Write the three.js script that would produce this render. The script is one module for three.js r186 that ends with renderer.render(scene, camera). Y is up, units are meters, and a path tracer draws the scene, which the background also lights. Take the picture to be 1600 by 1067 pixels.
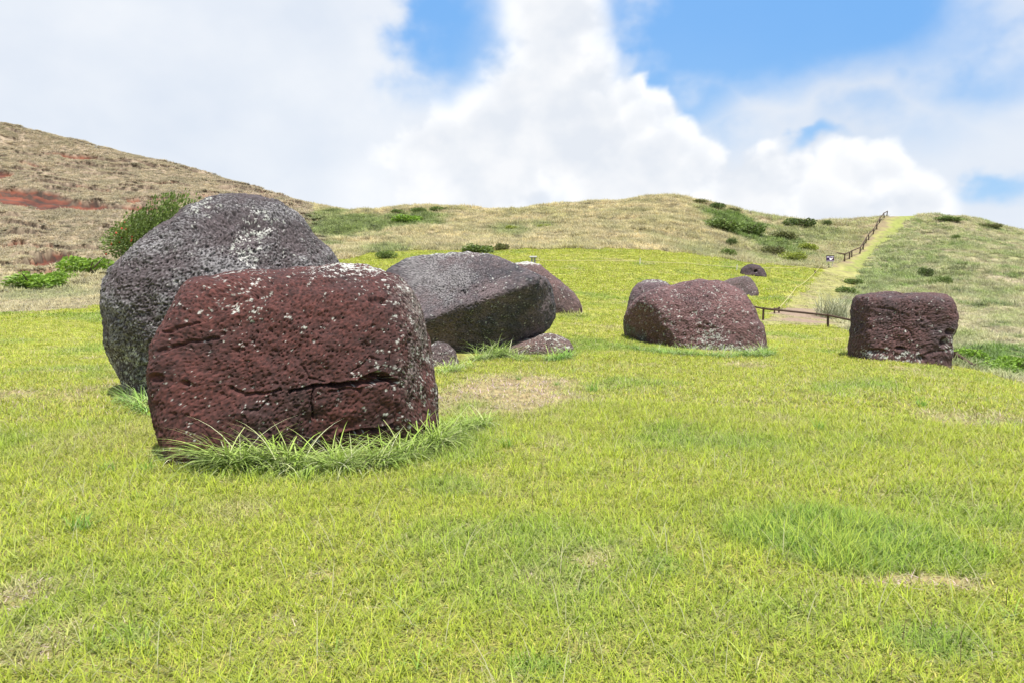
import * as THREE from 'three';
import { ImprovedNoise } from 'three/addons/math/ImprovedNoise.js';
import { mergeGeometries } from 'three/addons/utils/BufferGeometryUtils.js';

// ---------------------------------------------------------------- camera, exposure, sun, sky
const scene = new THREE.Scene();
const W = 1600, H = 1067, FOV = 50, EYE = 1.6, HORIZON = 446;
const FOCAL = H / 2 / Math.tan(FOV * Math.PI / 360);
const PITCH = -Math.atan((H / 2 - HORIZON) / FOCAL);
const camera = new THREE.PerspectiveCamera(FOV, W / H, 0.05, 9000);
camera.position.set(0, EYE, 0);
camera.rotation.x = PITCH;
camera.updateMatrixWorld(true);
scene.add(camera);
const renderer = new THREE.WebGLRenderer();
renderer.toneMapping = THREE.LinearToneMapping;
const EXPOSURE = 1.42;
renderer.toneMappingExposure = EXPOSURE;
renderer.shadowMap.enabled = true;
const SUN = new THREE.Vector3(0.1, 0.93, 0.25).normalize();
const sun = new THREE.DirectionalLight(new THREE.Color().setRGB(1, 0.955, 0.88), 4.6);
sun.name = 'sun';
sun.position.copy(SUN).multiplyScalar(150);
sun.castShadow = true;
Object.assign(sun.shadow.camera, { left: -90, right: 90, top: 90, bottom: -90, near: 1, far: 400 });
sun.shadow.mapSize.set(4096, 4096);
scene.add(sun);

// ---------------------------------------------------------------- numbers
function rng(seed) { let s = seed | 0; return () => { s = (s + 0x6d2b79f5) | 0; let t = Math.imul(s ^ (s >>> 15), 1 | s); t = (t + Math.imul(t ^ (t >>> 7), 61 | t)) ^ t; return ((t ^ (t >>> 14)) >>> 0) / 4294967296; }; }
const PN = new ImprovedNoise(), noise = (x, y, z = 0.37) => PN.noise(x + 53.1, y + 91.7, z + 17.3);
function fbm(x, y, z, oct) { let s = 0, a = 0.5; for (let i = 0; i < oct; i++) { s += a * noise(x, y, z + i * 7.3); x *= 2.03; y *= 2.03; z *= 2.03; a *= 0.5; } return s; }
const clamp = (x, a = 0, b = 1) => Math.min(b, Math.max(a, x)), lerp = (a, b, t) => a + (b - a) * t;
const smooth = (a, b, x) => { const t = clamp((x - a) / (b - a)); return t * t * (3 - 2 * t); };
function hash3(i, j, k) { let h = Math.imul(i, 374761393) ^ Math.imul(j, 668265263) ^ Math.imul(k, 1274126177); h = Math.imul(h ^ (h >>> 13), 1274126177); return (h ^ (h >>> 16)) >>> 0; }
// distance to the nearest scattered point, and that cell's own number
let cellId = 0;
function cells(x, y, z) {
  const ix = Math.floor(x), iy = Math.floor(y), iz = Math.floor(z); let best = 9;
  for (let i = -1; i < 2; i++) for (let j = -1; j < 2; j++) for (let k = -1; k < 2; k++) {
    const h = hash3(ix + i, iy + j, iz + k), dx = ix + i + (h & 1023) / 1023 - x, dy = iy + j + ((h >> 10) & 1023) / 1023 - y, dz = iz + k + ((h >>> 20) & 1023) / 1023 - z;
    const d = dx * dx + dy * dy + dz * dz; if (d < best) { best = d; cellId = (Math.imul(h, 2654435761) >>> 0) / 4294967296; }
  }
  return Math.sqrt(best);
}
const mixc = (a, b, t) => [lerp(a[0], b[0], t), lerp(a[1], b[1], t), lerp(a[2], b[2], t)];
const cP = Math.cos(PITCH), sP = Math.sin(PITCH);
// direction through a pixel, scaled to one metre forward
function ray(px, py) {
  const a = (px - W / 2) / FOCAL, b = (H / 2 - py) / FOCAL, y = b * cP + sP, z = -(cP - b * sP);
  return [a / -z, y / -z];
}
const at = (px, py, D) => { const r = ray(px, py); return new THREE.Vector3(r[0] * D, EYE + r[1] * D, -D); };

// ---------------------------------------------------------------- sky: air and clouds by direction
function paintSky() {
  const w = 4096, h = 2048, data = new Float32Array(w * h * 4);
  const puffs = [[868, -60, 88], [866, 20, 84], [872, 95, 84], [845, 170, 110], [905, 215, 110], [978, 152, 44], [1000, 190, 60], [1040, 240, 66], [1092, 262, 52], [1125, 262, 26], [1205, 264, 44], [1166, 262, 28], [1250, 268, 40], [1335, 276, 62], [1392, 264, 46], [700, 280, 120], [780, 240, 110], [1180, 320, 90], [1300, 330, 80], [1430, 330, 70], [1000, 300, 120]];
  const blues = [[705, 40, 100, 110, 0.9], [655, 120, 120, 60, 0.5], [690, 130, 60, 50, 0.45], [1240, 25, 360, 130, 1.12], [1060, 130, 150, 100, 0.78], [1130, 215, 110, 60, 0.42], [1290, 238, 60, 24, 0.75], [1545, 305, 80, 36, 0.85], [1560, 100, 180, 120, 0.45], [1400, 210, 200, 70, 0.3], [1000, 70, 60, 70, 0.8]];
  const colorAt = (X, Y, u, v, t, inside, fine) => {
    const n1 = fbm(u * 4.6, v * 6, t * 4.6 + 1.2, fine ? 7 : 4), n2 = fbm(u * 4.6 + 9, v * 6, t * 4.6 + 4.2, fine ? 6 : 3), n3 = fbm(u * 15, v * 18, t * 15 + 8.8, fine ? 6 : 2);
    const gx = X + 150 * n1 + 45 * n3, gy = Y + 120 * n2 + 45 * n3;
    let blue = 0;
    for (const [bx, by, rx, ry, k] of blues) { const q = Math.hypot((gx - bx) / rx, (gy - by) / ry); if (q < 1.5) blue = Math.max(blue, k * (1 - smooth(0.2, 1.5, q))); }
    const generic = smooth(-0.02, 0.3, n1 * 0.9 + 0.35 * n3 + 0.04) * 0.95;
    blue = lerp(generic, blue + (0.5 * n3 + 0.35 * n1) * smooth(0.02, 0.4, blue), inside);
    const veil = 1 - smooth(0.08, 0.95, blue);
    const up = clamp((446 - Y) / 446, 0, 2.4);
    let c = mixc([0.36, 0.65, 0.97], [0.135, 0.43, 0.92], smooth(0.1, 1.0, up));
    const grey = clamp(0.45 + 1.3 * n2 + 0.22 * n3 + 0.25 * smooth(250, -200, X) - 0.3 * smooth(300, 380, Y));
    c = mixc(c, mixc([0.91, 0.94, 0.985], [0.73, 0.80, 0.91], grey), 0.12 + veil * 0.84);
    // heaped clouds
    let d = 1e9;
    const hx = X + 34 * n2 + 26 * n3, hy = Y + 30 * n1 + 26 * n3;
    for (const [qx, qy, r] of puffs) { const q = Math.hypot(hx - qx, hy - qy) - r; d = Math.min(d, q); }
    const billow = Math.abs(n3) * 40;
    d = lerp(60 - 420 * Math.max(0, -n1 - 0.08), d, inside) + billow;
    const soft = lerp(30, 11, smooth(900, 1000, X) * smooth(380, 240, Y));
    const a = 1 - smooth(-soft, soft, d);
    const lit = smooth(-46, -4, d) * smooth(-0.25, 0.2, n3 + 0.1);
    const body = mixc([0.80, 0.845, 0.915], [0.95, 0.965, 0.99], clamp(0.55 + 1.8 * n3 + 0.6 * n2));
    c = mixc(c, mixc(body, [1.12, 1.12, 1.12], lit * 0.85), a * 0.95);
    const low = smooth(330, 250, Math.hypot((X - 620) / 1.6, Y - 300) + 240) ;
    c = mixc(c, [1.08, 1.08, 1.09], low * 0.8 * (0.75 + n3));
    return c;
  };
  const put = (i, j, n, fine) => {
    const el = ((j + 0.5) / h - 0.5) * Math.PI, azm = ((i + 0.5) / w - 0.5) * 2 * Math.PI;   // u: atan2(z, x)
    const x = Math.cos(el) * Math.cos(azm), z = Math.cos(el) * Math.sin(azm), y = Math.sin(el);
    const cy = y * cP + z * sP, cz = -y * sP + z * cP;                            // into the camera's axes
    let X = 0, Y = 446 - 1144 * Math.tan(Math.min(el, 1.2)), inside = 0;
    if (cz < -0.2) { X = W / 2 + FOCAL * x / -cz; Y = H / 2 - FOCAL * cy / -cz; inside = smooth(-420, -60, X) * smooth(2020, 1660, X) * smooth(-420, -60, Y); }
    const c = colorAt(X, Y, x, y, z, inside, fine);
    for (let b = 0; b < n; b++) for (let a = 0; a < n; a++) { const o = ((j + b) * w + (i + a) % w) * 4; data[o] = c[0] / EXPOSURE; data[o + 1] = c[1] / EXPOSURE; data[o + 2] = c[2] / EXPOSURE; data[o + 3] = 1; }
    return inside;
  };
  const j0 = h / 2 - 8;
  for (let j = j0; j < h; j += 4) for (let i = 0; i < w; i += 4) {
    const el = ((j + 2) / h - 0.5) * 180, az = ((i + 2) / w - 0.5) * 360;     // forward (-z) is az = -90
    if (el < 27 && el > -1 && Math.abs(az + 90) < 40) { for (let b = 0; b < 4; b++) for (let a = 0; a < 4; a++) put(i + a, j + b, 1, true); } else put(i, j, 4, false);
  }
  for (let j = 0; j < j0; j++) for (let i = 0; i < w; i++) { const o = (j * w + i) * 4; data[o] = 0.2; data[o + 1] = 0.22; data[o + 2] = 0.12; data[o + 3] = 1; }
  const t = new THREE.DataTexture(data, w, h, THREE.RGBAFormat, THREE.FloatType);
  t.mapping = THREE.EquirectangularReflectionMapping;
  t.magFilter = THREE.LinearFilter;
  t.colorSpace = THREE.LinearSRGBColorSpace;
  t.needsUpdate = true;
  return t;
}
scene.background = paintSky();
scene.environment = scene.background;

// ---------------------------------------------------------------- terrain heights
const Hcol = 1, Ycol = 0;
const columns = [
  [-834, Hcol, [10, 0], [20, 0.1], [30, 0.5], [46, 2.5], [60, 7], [75, 14], [90, 21], [110, 30], [130, 37]],
  [-300, Hcol, [10, 0], [20, 0.1], [30, 0.5], [46, 2.2], [60, 6], [75, 12], [90, 18.5], [110, 27.5], [130, 34]],
  [0, Ycol, [10, 629], [20, 537], [30, 490], [46, 440], [60, 390], [75, 327], [90, 287], [110, 232], [130, 193]],
  [150, Ycol, [10, 629], [20, 537], [32, 478], [46, 440], [60, 395], [75, 332], [90, 300], [108, 262], [125, 227]],
  [300, Ycol, [10, 629], [20, 537], [34, 460], [46, 432], [60, 395], [74, 345], [88, 310], [104, 285], [120, 266]],
  [420, Ycol, [10, 629], [20, 532], [34, 455], [46, 420], [58, 390], [70, 362], [82, 337], [96, 315], [108, 302]],
  [500, Ycol, [10, 629], [20, 528], [34, 452], [44, 422], [54, 398], [64, 378], [74, 356], [86, 335], [98, 323]],
  [560, Ycol, [10, 629], [20, 524], [34, 452], [44, 421], [54, 396], [62, 381], [70, 364], [80, 346], [91, 333]],
  [650, Ycol, [10, 629], [20, 521], [34, 452], [44, 420], [54, 392], [61, 378], [70, 358], [80, 340], [90, 325]],
  [720, Ycol, [10, 629], [20, 520], [34, 452], [44, 420], [54, 391], [61, 377], [70, 358], [80, 341], [90, 327]],
  [800, Ycol, [10, 629], [20, 520], [34, 452], [44, 420], [54, 389], [61, 374], [70, 357], [80, 341], [90, 328]],
  [900, Ycol, [10, 629], [20, 521], [34, 452], [44, 420], [54, 388], [61, 372], [70, 353], [80, 335], [90, 320]],
  [1000, Ycol, [10, 629], [20, 525], [34, 456], [44, 421], [54, 390], [61, 371], [70, 348], [80, 327], [90, 311]],
  [1040, Ycol, [10, 629], [20, 527], [34, 459], [44, 424], [54, 392], [61, 373], [70, 347], [80, 325], [90, 307]],
  [1100, Ycol, [10, 629], [20, 532], [34, 466], [44, 431], [54, 401], [61, 383], [70, 357], [80, 335], [90, 317]],
  [1180, Ycol, [10, 629], [20, 538], [34, 474], [44, 440], [54, 414], [61, 402], [70, 378], [80, 356], [90, 339]],
  [1270, Ycol, [10, 629], [20, 538], [28, 503], [36, 473], [46, 441], [58, 415], [68, 395], [78, 370], [88, 347]],
  [1330, Ycol, [10, 629], [17, 554], [24, 517], [30, 505], [40, 470], [52, 440], [64, 410], [76, 380], [90, 345]],
  [1385, Ycol, [10, 629], [15, 568], [21, 533], [27, 527], [40, 478], [52, 440], [64, 403], [76, 370], [88, 339]],
  [1440, Ycol, [10, 629], [14, 579], [18.5, 549], [26, 545], [38, 490], [52, 440], [64, 402], [76, 367], [88, 338]],
  [1500, Ycol, [9, 651], [12, 601], [16, 574], [24, 566], [36, 500], [50, 443], [62, 404], [75, 369], [88, 343]],
  [1600, Ycol, [8, 675], [10, 632], [13.5, 598], [21, 590], [33, 512], [48, 452], [60, 415], [74, 382], [87, 364]],
  [1900, Hcol, [6, 0], [8, -0.03], [10.5, -0.2], [18, -1.2], [30, -0.6], [45, 1], [58, 3], [72, 5.5], [85, 7.3]],
  [2434, Hcol, [5, 0], [7, -0.03], [9, -0.2], [16, -1.2], [28, -0.6], [43, 1], [56, 3], [70, 5], [83, 6.8]],
].map(([px, kind, ...p]) => ({ px, p: p.map(([D, v]) => [D, kind ? v : EYE + ray(px, v)[1] * D]) }));
function pchip(P) {                                                      // monotone cubic through the points
  const n = P.length, d = [], m = [];
  for (let i = 0; i < n - 1; i++) d.push((P[i + 1][1] - P[i][1]) / (P[i + 1][0] - P[i][0]));
  for (let i = 0; i < n; i++) m.push(i === 0 ? d[0] : i === n - 1 ? d[n - 2] : d[i - 1] * d[i] <= 0 ? 0 : 2 / (1 / d[i - 1] + 1 / d[i]));
  return (x) => {
    let i = 0; while (i < n - 2 && x > P[i + 1][0]) i++;
    const h = P[i + 1][0] - P[i][0], t = (x - P[i][0]) / h, t2 = t * t, t3 = t2 * t;
    return (2 * t3 - 3 * t2 + 1) * P[i][1] + (t3 - 2 * t2 + t) * h * m[i] + (-2 * t3 + 3 * t2) * P[i + 1][1] + (t3 - t2) * h * m[i + 1];
  };
}
const PX0 = -834, PX1 = 2434, PXS = 8, NC = Math.round((PX1 - PX0) / PXS) + 1, DS = 0.5, ND = 401;
const crestOf = new Float32Array(NC);
const table = (() => {
  let T = new Float32Array(NC * ND);
  for (let c = 0; c < NC; c++) {
    const px = PX0 + c * PXS; let k = 0; while (k < columns.length - 2 && px > columns[k + 1].px) k++;
    const A = columns[k], B = columns[k + 1], t = clamp((px - A.px) / (B.px - A.px));
    const P = A.p.map((a, i) => [lerp(a[0], B.p[i][0], t), lerp(a[1], B.p[i][1], t)]), [De, he] = P[P.length - 1];
    crestOf[c] = De;
    const f = pchip([[0, 0], [4, 0], ...P, [De + 7, he - 0.5], [De + 22, he - 4], [De + 60, he * 0.4 - 6], [De + 110, -9]]);
    for (let d = 0; d < ND; d++) T[c * ND + d] = f(Math.min(d * DS, De + 110));
  }
  for (let pass = 0; pass < 3; pass++) {
    const U = new Float32Array(T);
    for (let c = 1; c < NC - 1; c++) for (let d = 0; d < ND; d++) U[c * ND + d] = 0.25 * T[(c - 1) * ND + d] + 0.5 * T[c * ND + d] + 0.25 * T[(c + 1) * ND + d];
    T = U;
  }
  return T;
})();
function polar(x, z) {                                                   // bearing as a column, depth along it, and how far it lies ahead
  const r = Math.hypot(x, z), th = Math.atan2(x, -z), lim = 0.96, tc = clamp(th, -lim, lim);
  return { px: W / 2 + FOCAL * Math.tan(tc), D: r * Math.cos(tc), ahead: 1 - smooth(1.2, 2.2, Math.abs(th)), r };
}
function base(px, D) {
  const c = clamp((px - PX0) / PXS, 0, NC - 1.001), d = clamp(D / DS, 0, ND - 1.001), ci = Math.floor(c), di = Math.floor(d), a = c - ci, b = d - di, o = ci * ND + di;
  return (table[o] * (1 - a) + table[o + ND] * a) * (1 - b) + (table[o + 1] * (1 - a) + table[o + ND + 1] * a) * b;
}
const lineAt = (L, v) => { let k = 0; while (k < L.length - 2 && v > L[k + 1][0]) k++; return lerp(L[k][1], L[k + 1][1], clamp((v - L[k][0]) / (L[k + 1][0] - L[k][0]))); };
const lawnEdge = [[-834, 28], [0, 30], [150, 32], [300, 37], [480, 45], [580, 54], [1050, 54], [1180, 54.5], [1290, 57]];
const lipEdge = [[1200, 29], [1270, 27.5], [1330, 24], [1385, 21], [1440, 18.5], [1500, 16], [1600, 13.4], [1900, 10.5], [2434, 9]];
const pathLeft = [[26, 1195], [29, 1206], [34, 1228], [38, 1247], [46, 1268], [57, 1288], [64, 1312], [70, 1330], [76, 1352], [82, 1368], [88, 1383], [100, 1384]];
const pathRight = [[26, 1318], [29, 1302], [34, 1293], [40, 1310], [46, 1330], [52, 1338], [60, 1346], [70, 1368], [78, 1395], [88, 1432], [100, 1440]];
// 0 lawn, 1 path, 2 left hill, 3 bank, 4 right hillside
function zoneOf(px, D, x, z, ahead) {
  if (ahead < 0.5) return 0;
  const j = noise(x * 0.7, z * 0.7, 3.1) * 0.9 + noise(x * 2.3, z * 2.3, 9.1) * 0.35, jp = px + j * 24;
  if (D > 26 && D < 99 && jp > lineAt(pathLeft, D) && jp < lineAt(pathRight, D)) return 1;
  const right = D > 26 ? lineAt(pathLeft, Math.min(D, 57)) : 1e9;
  const lip = px > 1200 && D > lineAt(lipEdge, px) + j * 0.25;
  if (px < right && !(lip && px > 1295) && D < lineAt(lawnEdge, px) + j * 1.2) return 0;
  if (D <= 26 && !lip) return 0;
  if (lip && px > lineAt(pathRight, clamp(D, 26, 99)) - 4) return 4;
  if (px > lineAt(pathLeft, clamp(D, 26, 99)) ) return px > lineAt(pathRight, clamp(D, 26, 99)) ? 4 : 1;
  return px < 520 - (D - 60) * 0.8 ? 2 : 3;
}
// bare red soil on the left hill: bearing, depth, half sizes
const scarps = [[25, 83.5, 68, 4.2], [8, 96, 26, 2.4], [125, 79, 55, 1.9], [215, 80, 42, 1.9], [60, 103, 26, 1.0], [110, 112, 40, 0.9], [240, 86, 34, 1.2], [320, 91, 36, 1.6], [55, 51.5, 30, 1.4], [85, 56, 26, 1.3], [125, 63, 16, 0.9], [85, 62, 34, 0.9], [262, 100, 40, 0.8], [430, 103, 20, 0.8], [150, 92, 28, 0.6], [165, 121, 20, 0.7], [20, 62, 20, 0.5], [-150, 85, 80, 4], [-300, 70, 80, 3]];
function bare(px, D) {
  let m = 0; const wx = px + 26 * noise(px * 0.03, D * 0.25, 5), wd = D + 2.6 * noise(px * 0.025, D * 0.2, 8) + 0.9 * noise(px * 0.11, D * 0.7, 2);
  for (const [sx, sd, rx, rd] of scarps) { const q = Math.hypot((wx - sx) / rx, (wd - sd) / rd) * 0.74; if (q < 1.3) m = Math.max(m, 1 - smooth(0.9, 1.02, q)); }
  if (px < 540 && D > 46) { const t = terrace(px, D); if (t.g > 0.1) m = Math.max(m, smooth(0.1, 0.16, t.g) * (1 - smooth(0.15, 0.19, t.s))); }  // also takes in the step risers that carry the painted lip shade
  return m;
}
function terrace(px, D) {                                                 // where a trodden step runs along the left hill, and how high it is
  const v = D * 0.36 + 2.0 * fbm(px * 0.009, D * 0.045, 2.2, 3) + 0.35 * noise(px * 0.06, D * 0.3, 7), g = noise(px * 0.013, D * 0.16, 12) + 0.35 * noise(px * 0.05, D * 0.3, 19);
  return { s: v - Math.floor(v), amp: smooth(-0.1, 0.35, g), g };
}
function heightPolar(x, z, q) {
  const { px, D, ahead } = q;
  let h = base(px, D) * ahead;
  const crest = crestOf[Math.round(clamp((px - PX0) / PXS, 0, NC - 1))], hill = ahead * smooth(lineAt(lawnEdge, px) - 1, lineAt(lawnEdge, px) + 10, D) * (px < 1200 ? 1 : 0) + (px >= 1200 ? smooth(26, 40, D) * ahead * (Math.abs(px - 1340) < 90 ? 0.25 : 1) : 0);
  h += 0.035 * noise(x * 0.55, z * 0.55, 2) + 0.012 * noise(x * 2.1, z * 2.1, 4);
  if (hill > 0) {
    h += hill * (px < 520 ? 0.5 : 1) * (0.42 * noise(x * 0.13, z * 0.13, 6) + 0.24 * noise(x * 0.45, z * 0.45, 1) + 0.12 * noise(x * 1.3, z * 1.3, 3));
    if (px < 560) {                                                   // trodden terraces: tread and riser along the contour
      const k = hill * smooth(560, 460, px) * smooth(40, 52, D), { s, amp } = terrace(px, D);
      h += k * amp * 0.6 * (smooth(0, 0.18, s) - s);
      h -= k * 0.55 * bare(px, D);
    }
  }
  if (D > crest + 100) h = lerp(h, -9, smooth(crest + 100, crest + 160, D));
  return h;
}
const height = (x, z) => heightPolar(x, z, polar(x, z));
// where the sight line through a pixel meets the ground
function ground(px, py, from = 2) {
  const r = ray(px, py); let D = from;
  for (; D < 140; D += D < 30 ? 0.05 : 0.15) if (height(r[0] * D, -D) >= EYE + r[1] * D) break;
  return { x: r[0] * D, z: -D, y: height(r[0] * D, -D), D };
}

// ---------------------------------------------------------------- patches in the lawn
const spot = (px, py, wpx, hpx) => { const c = ground(px, py), e = ground(px, py - hpx); return { x: c.x, z: c.z, rx: wpx / FOCAL * c.D, rz: Math.abs(e.z - c.z) }; };
const within = (s, x, z) => Math.hypot((x - s.x) / s.rx, (z - s.z) / s.rz);
const deadSpots = [[800, 612, 105, 26, 0.95], [700, 625, 40, 20, 0.7], [1440, 912, 110, 12, 0.95], [20, 935, 45, 32, 0.7], [60, 1010, 50, 30, 0.45], [860, 690, 26, 12, 0.3], [930, 880, 35, 20, 0.6], [830, 905, 30, 14, 0.4], [1520, 655, 80, 12, 0.5], [360, 800, 60, 16, 0.35], [505, 905, 20, 10, 0.8], [250, 660, 60, 18, 0.2], [150, 690, 90, 25, 0.2], [930, 1020, 40, 14, 0.4]].map(([a, b, c, d, k]) => ({ ...spot(a, b, c, d), k }));
const lushSpots = [[1340, 850, 190, 50, 0.75], [1460, 1010, 90, 30, 0.6], [440, 725, 170, 24, 0.5], [690, 690, 90, 34, 0.5], [1030, 885, 45, 18, 0.5], [840, 1050, 70, 18, 0.6], [200, 1000, 50, 26, 0.5], [700, 760, 60, 14, 0.4]].map(([a, b, c, d, k]) => ({ ...spot(a, b, c, d), k }));
function lawnState(x, z) {
  const w = noise(x * 1.1, z * 1.1, 21) * 0.35 + noise(x * 3.7, z * 3.7, 5) * 0.3;
  let dead = clamp(smooth(0.14, 0.5, fbm(x * 0.5, z * 0.5, 31, 4) + 0.16 * noise(x * 3, z * 3, 6)) * 0.6), lush = clamp(smooth(0.02, 0.4, fbm(x * 0.35, z * 0.35, 77, 4)) * 0.55);
  for (const s of deadSpots) { const q = within(s, x, z) + w; if (q < 1.4) dead = Math.max(dead, s.k * (1 - smooth(0.55, 1.35, q))); }
  for (const s of lushSpots) { const q = within(s, x, z) + w * 0.8; if (q < 1.3) lush = Math.max(lush, s.k * (1 - smooth(0.6, 1.25, q))); }
  return { dead, lush: Math.min(1.1, lush) * (1 - 0.7 * dead) };
}
const GRASS = [0.39, 0.42, 0.037], LUSH = [0.18, 0.32, 0.045], DEAD = [0.45, 0.375, 0.185], THATCH = [0.16, 0.125, 0.055], SOIL = [0.16, 0.075, 0.045];
const TAN = [0.66, 0.53, 0.345], HILLTAN = [0.53, 0.415, 0.295], OLIVE = [0.41, 0.41, 0.18], GREEN = [0.17, 0.26, 0.065], REDSOIL = [0.165, 0.046, 0.022];
// green growth on the hills: bearing, row in the photograph, half sizes, strength
const greens = [[560, 350, 60, 14, 0.7], [650, 340, 60, 12, 0.7], [520, 345, 40, 16, 0.6], [1150, 352, 60, 24, 0.9], [1220, 385, 70, 26, 0.8], [1250, 365, 60, 18, 0.5], [800, 360, 30, 8, 0.5], [850, 356, 25, 8, 0.5], [600, 395, 40, 12, 0.6], [1100, 390, 60, 12, 0.3], [1400, 412, 70, 30, 0.8], [1470, 430, 60, 24, 0.7], [1360, 445, 50, 22, 0.5], [1560, 570, 90, 26, 1.0], [1540, 455, 40, 20, 0.5], [1580, 400, 50, 16, 0.4], [1500, 375, 60, 14, 0.5], [1420, 372, 40, 18, 0.4], [60, 455, 80, 16, 0.35], [200, 420, 60, 16, 0.4]].map(([a, b, c, d, k]) => { const g = ground(a, b, 15), e = ground(a, b - d, 15); return { px: a, D: g.D, w: c, d: Math.max(2.5, Math.abs(e.D - g.D)), k: a > 1380 && b < 500 ? k * 0.65 : k }; });
function greenness(px, D, x, z) {
  let m = 0; const w = fbm(x * 0.25, z * 0.25, 3, 3) * 1.1;
  for (const g of greens) { const q = Math.hypot((px - g.px) / g.w, (D - g.d * 0 - g.D) / g.d) + w; if (q < 1.3) m = Math.max(m, g.k * (1 - smooth(0.6, 1.3, q))); }
  return m;
}
function hillColor(zone, px, D, x, z, r) {
  let c, g = greenness(px, D, x, z);
  const n = fbm(x * 0.3, z * 0.3, 40, 3), n2 = noise(x * 1.4, z * 1.4, 14);
  if (zone === 4) g = Math.max(g, 0.7 * smooth(0.22, 0.4, noise(x * 0.55, z * 0.55, 61) + 0.3 * noise(x * 1.7, z * 1.7, 62)));
  if (zone === 2) { c = mixc(HILLTAN, [0.41, 0.335, 0.225], clamp(0.45 + 1.6 * n)); c = mixc(c, [0.54, 0.45, 0.27], smooth(70, 45, D) * 0.75); }
  else if (zone === 3) { c = mixc(TAN, [0.52, 0.45, 0.25], clamp(0.4 + 1.8 * n)); if (px > 1060) g = Math.max(g, smooth(1060, 1200, px) * 0.4 * clamp(0.6 + 2 * n2)); }
  else { c = mixc([0.58, 0.49, 0.32], OLIVE, clamp(0.35 + 2.2 * n)); g = Math.max(g, 0.18 * clamp(0.4 + 2.5 * n2)); }
  c = mixc(c, mixc(GREEN, [0.27, 0.35, 0.09], r), g);
  return c.map((v) => v * (0.72 + 0.5 * r + 0.5 * n2 + 0.35 * noise(x * 4, z * 4, 51)));
}
function pathColor(px, D, x, z) {
  const n = fbm(x * 0.8, z * 0.8, 4, 3), L = lineAt(pathLeft, clamp(D, 26, 99)), R = lineAt(pathRight, clamp(D, 26, 99)), u = (px - L) / (R - L);
  let c = mixc([0.34, 0.305, 0.12], [0.29, 0.29, 0.075], clamp(0.5 + 1.6 * n));
  if (D > 58) c = mixc(c, [0.235, 0.255, 0.06], smooth(0.35, 0.6, u + 0.5 * n));
  const dirt = Math.max(D < 38 ? smooth(0.9, 0.5, Math.hypot((u - 0.5) / 0.8, (D - 30.5) / 5) + n) : 0, D > 60 ? smooth(0.45, 0.1, u + 0.9 * n) * 0.8 : 0, smooth(0.1, 0.35, n) * 0.6);
  return [mixc(c, D < 40 ? [0.26, 0.185, 0.13] : [0.21, 0.15, 0.095], dirt), dirt];
}

// ---------------------------------------------------------------- naming
const taken = new Map();
function numbered(name) { const n = taken.get(name) ?? 0; taken.set(name, n + 1); return n ? `${name}_${String(n).padStart(3, '0')}` : name; }
function tag(o, label, category, group, kind) { o.userData = { label, category }; if (group) o.userData.group = group; if (kind) o.userData.kind = kind; return o; }
function thing(name, p, label, category, group, kind) { const o = new THREE.Group(); o.name = numbered(name); o.position.set(p.x, p.y, p.z); scene.add(o); return tag(o, label, category, group, kind); }
function mesh(name, geometry, material, parent) { const m = new THREE.Mesh(geometry, material); m.name = parent === scene ? numbered(name) : name; m.castShadow = m.receiveShadow = true; parent.add(m); return m; }
const surface = (o) => new THREE.MeshStandardMaterial({ roughness: 0.95, ...o });
const leafy = (o) => new THREE.MeshPhysicalMaterial({ roughness: 0.9, specularIntensity: 0.7, transmission: 0.35, thickness: 0, side: THREE.DoubleSide, vertexColors: true, ...o });

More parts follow.
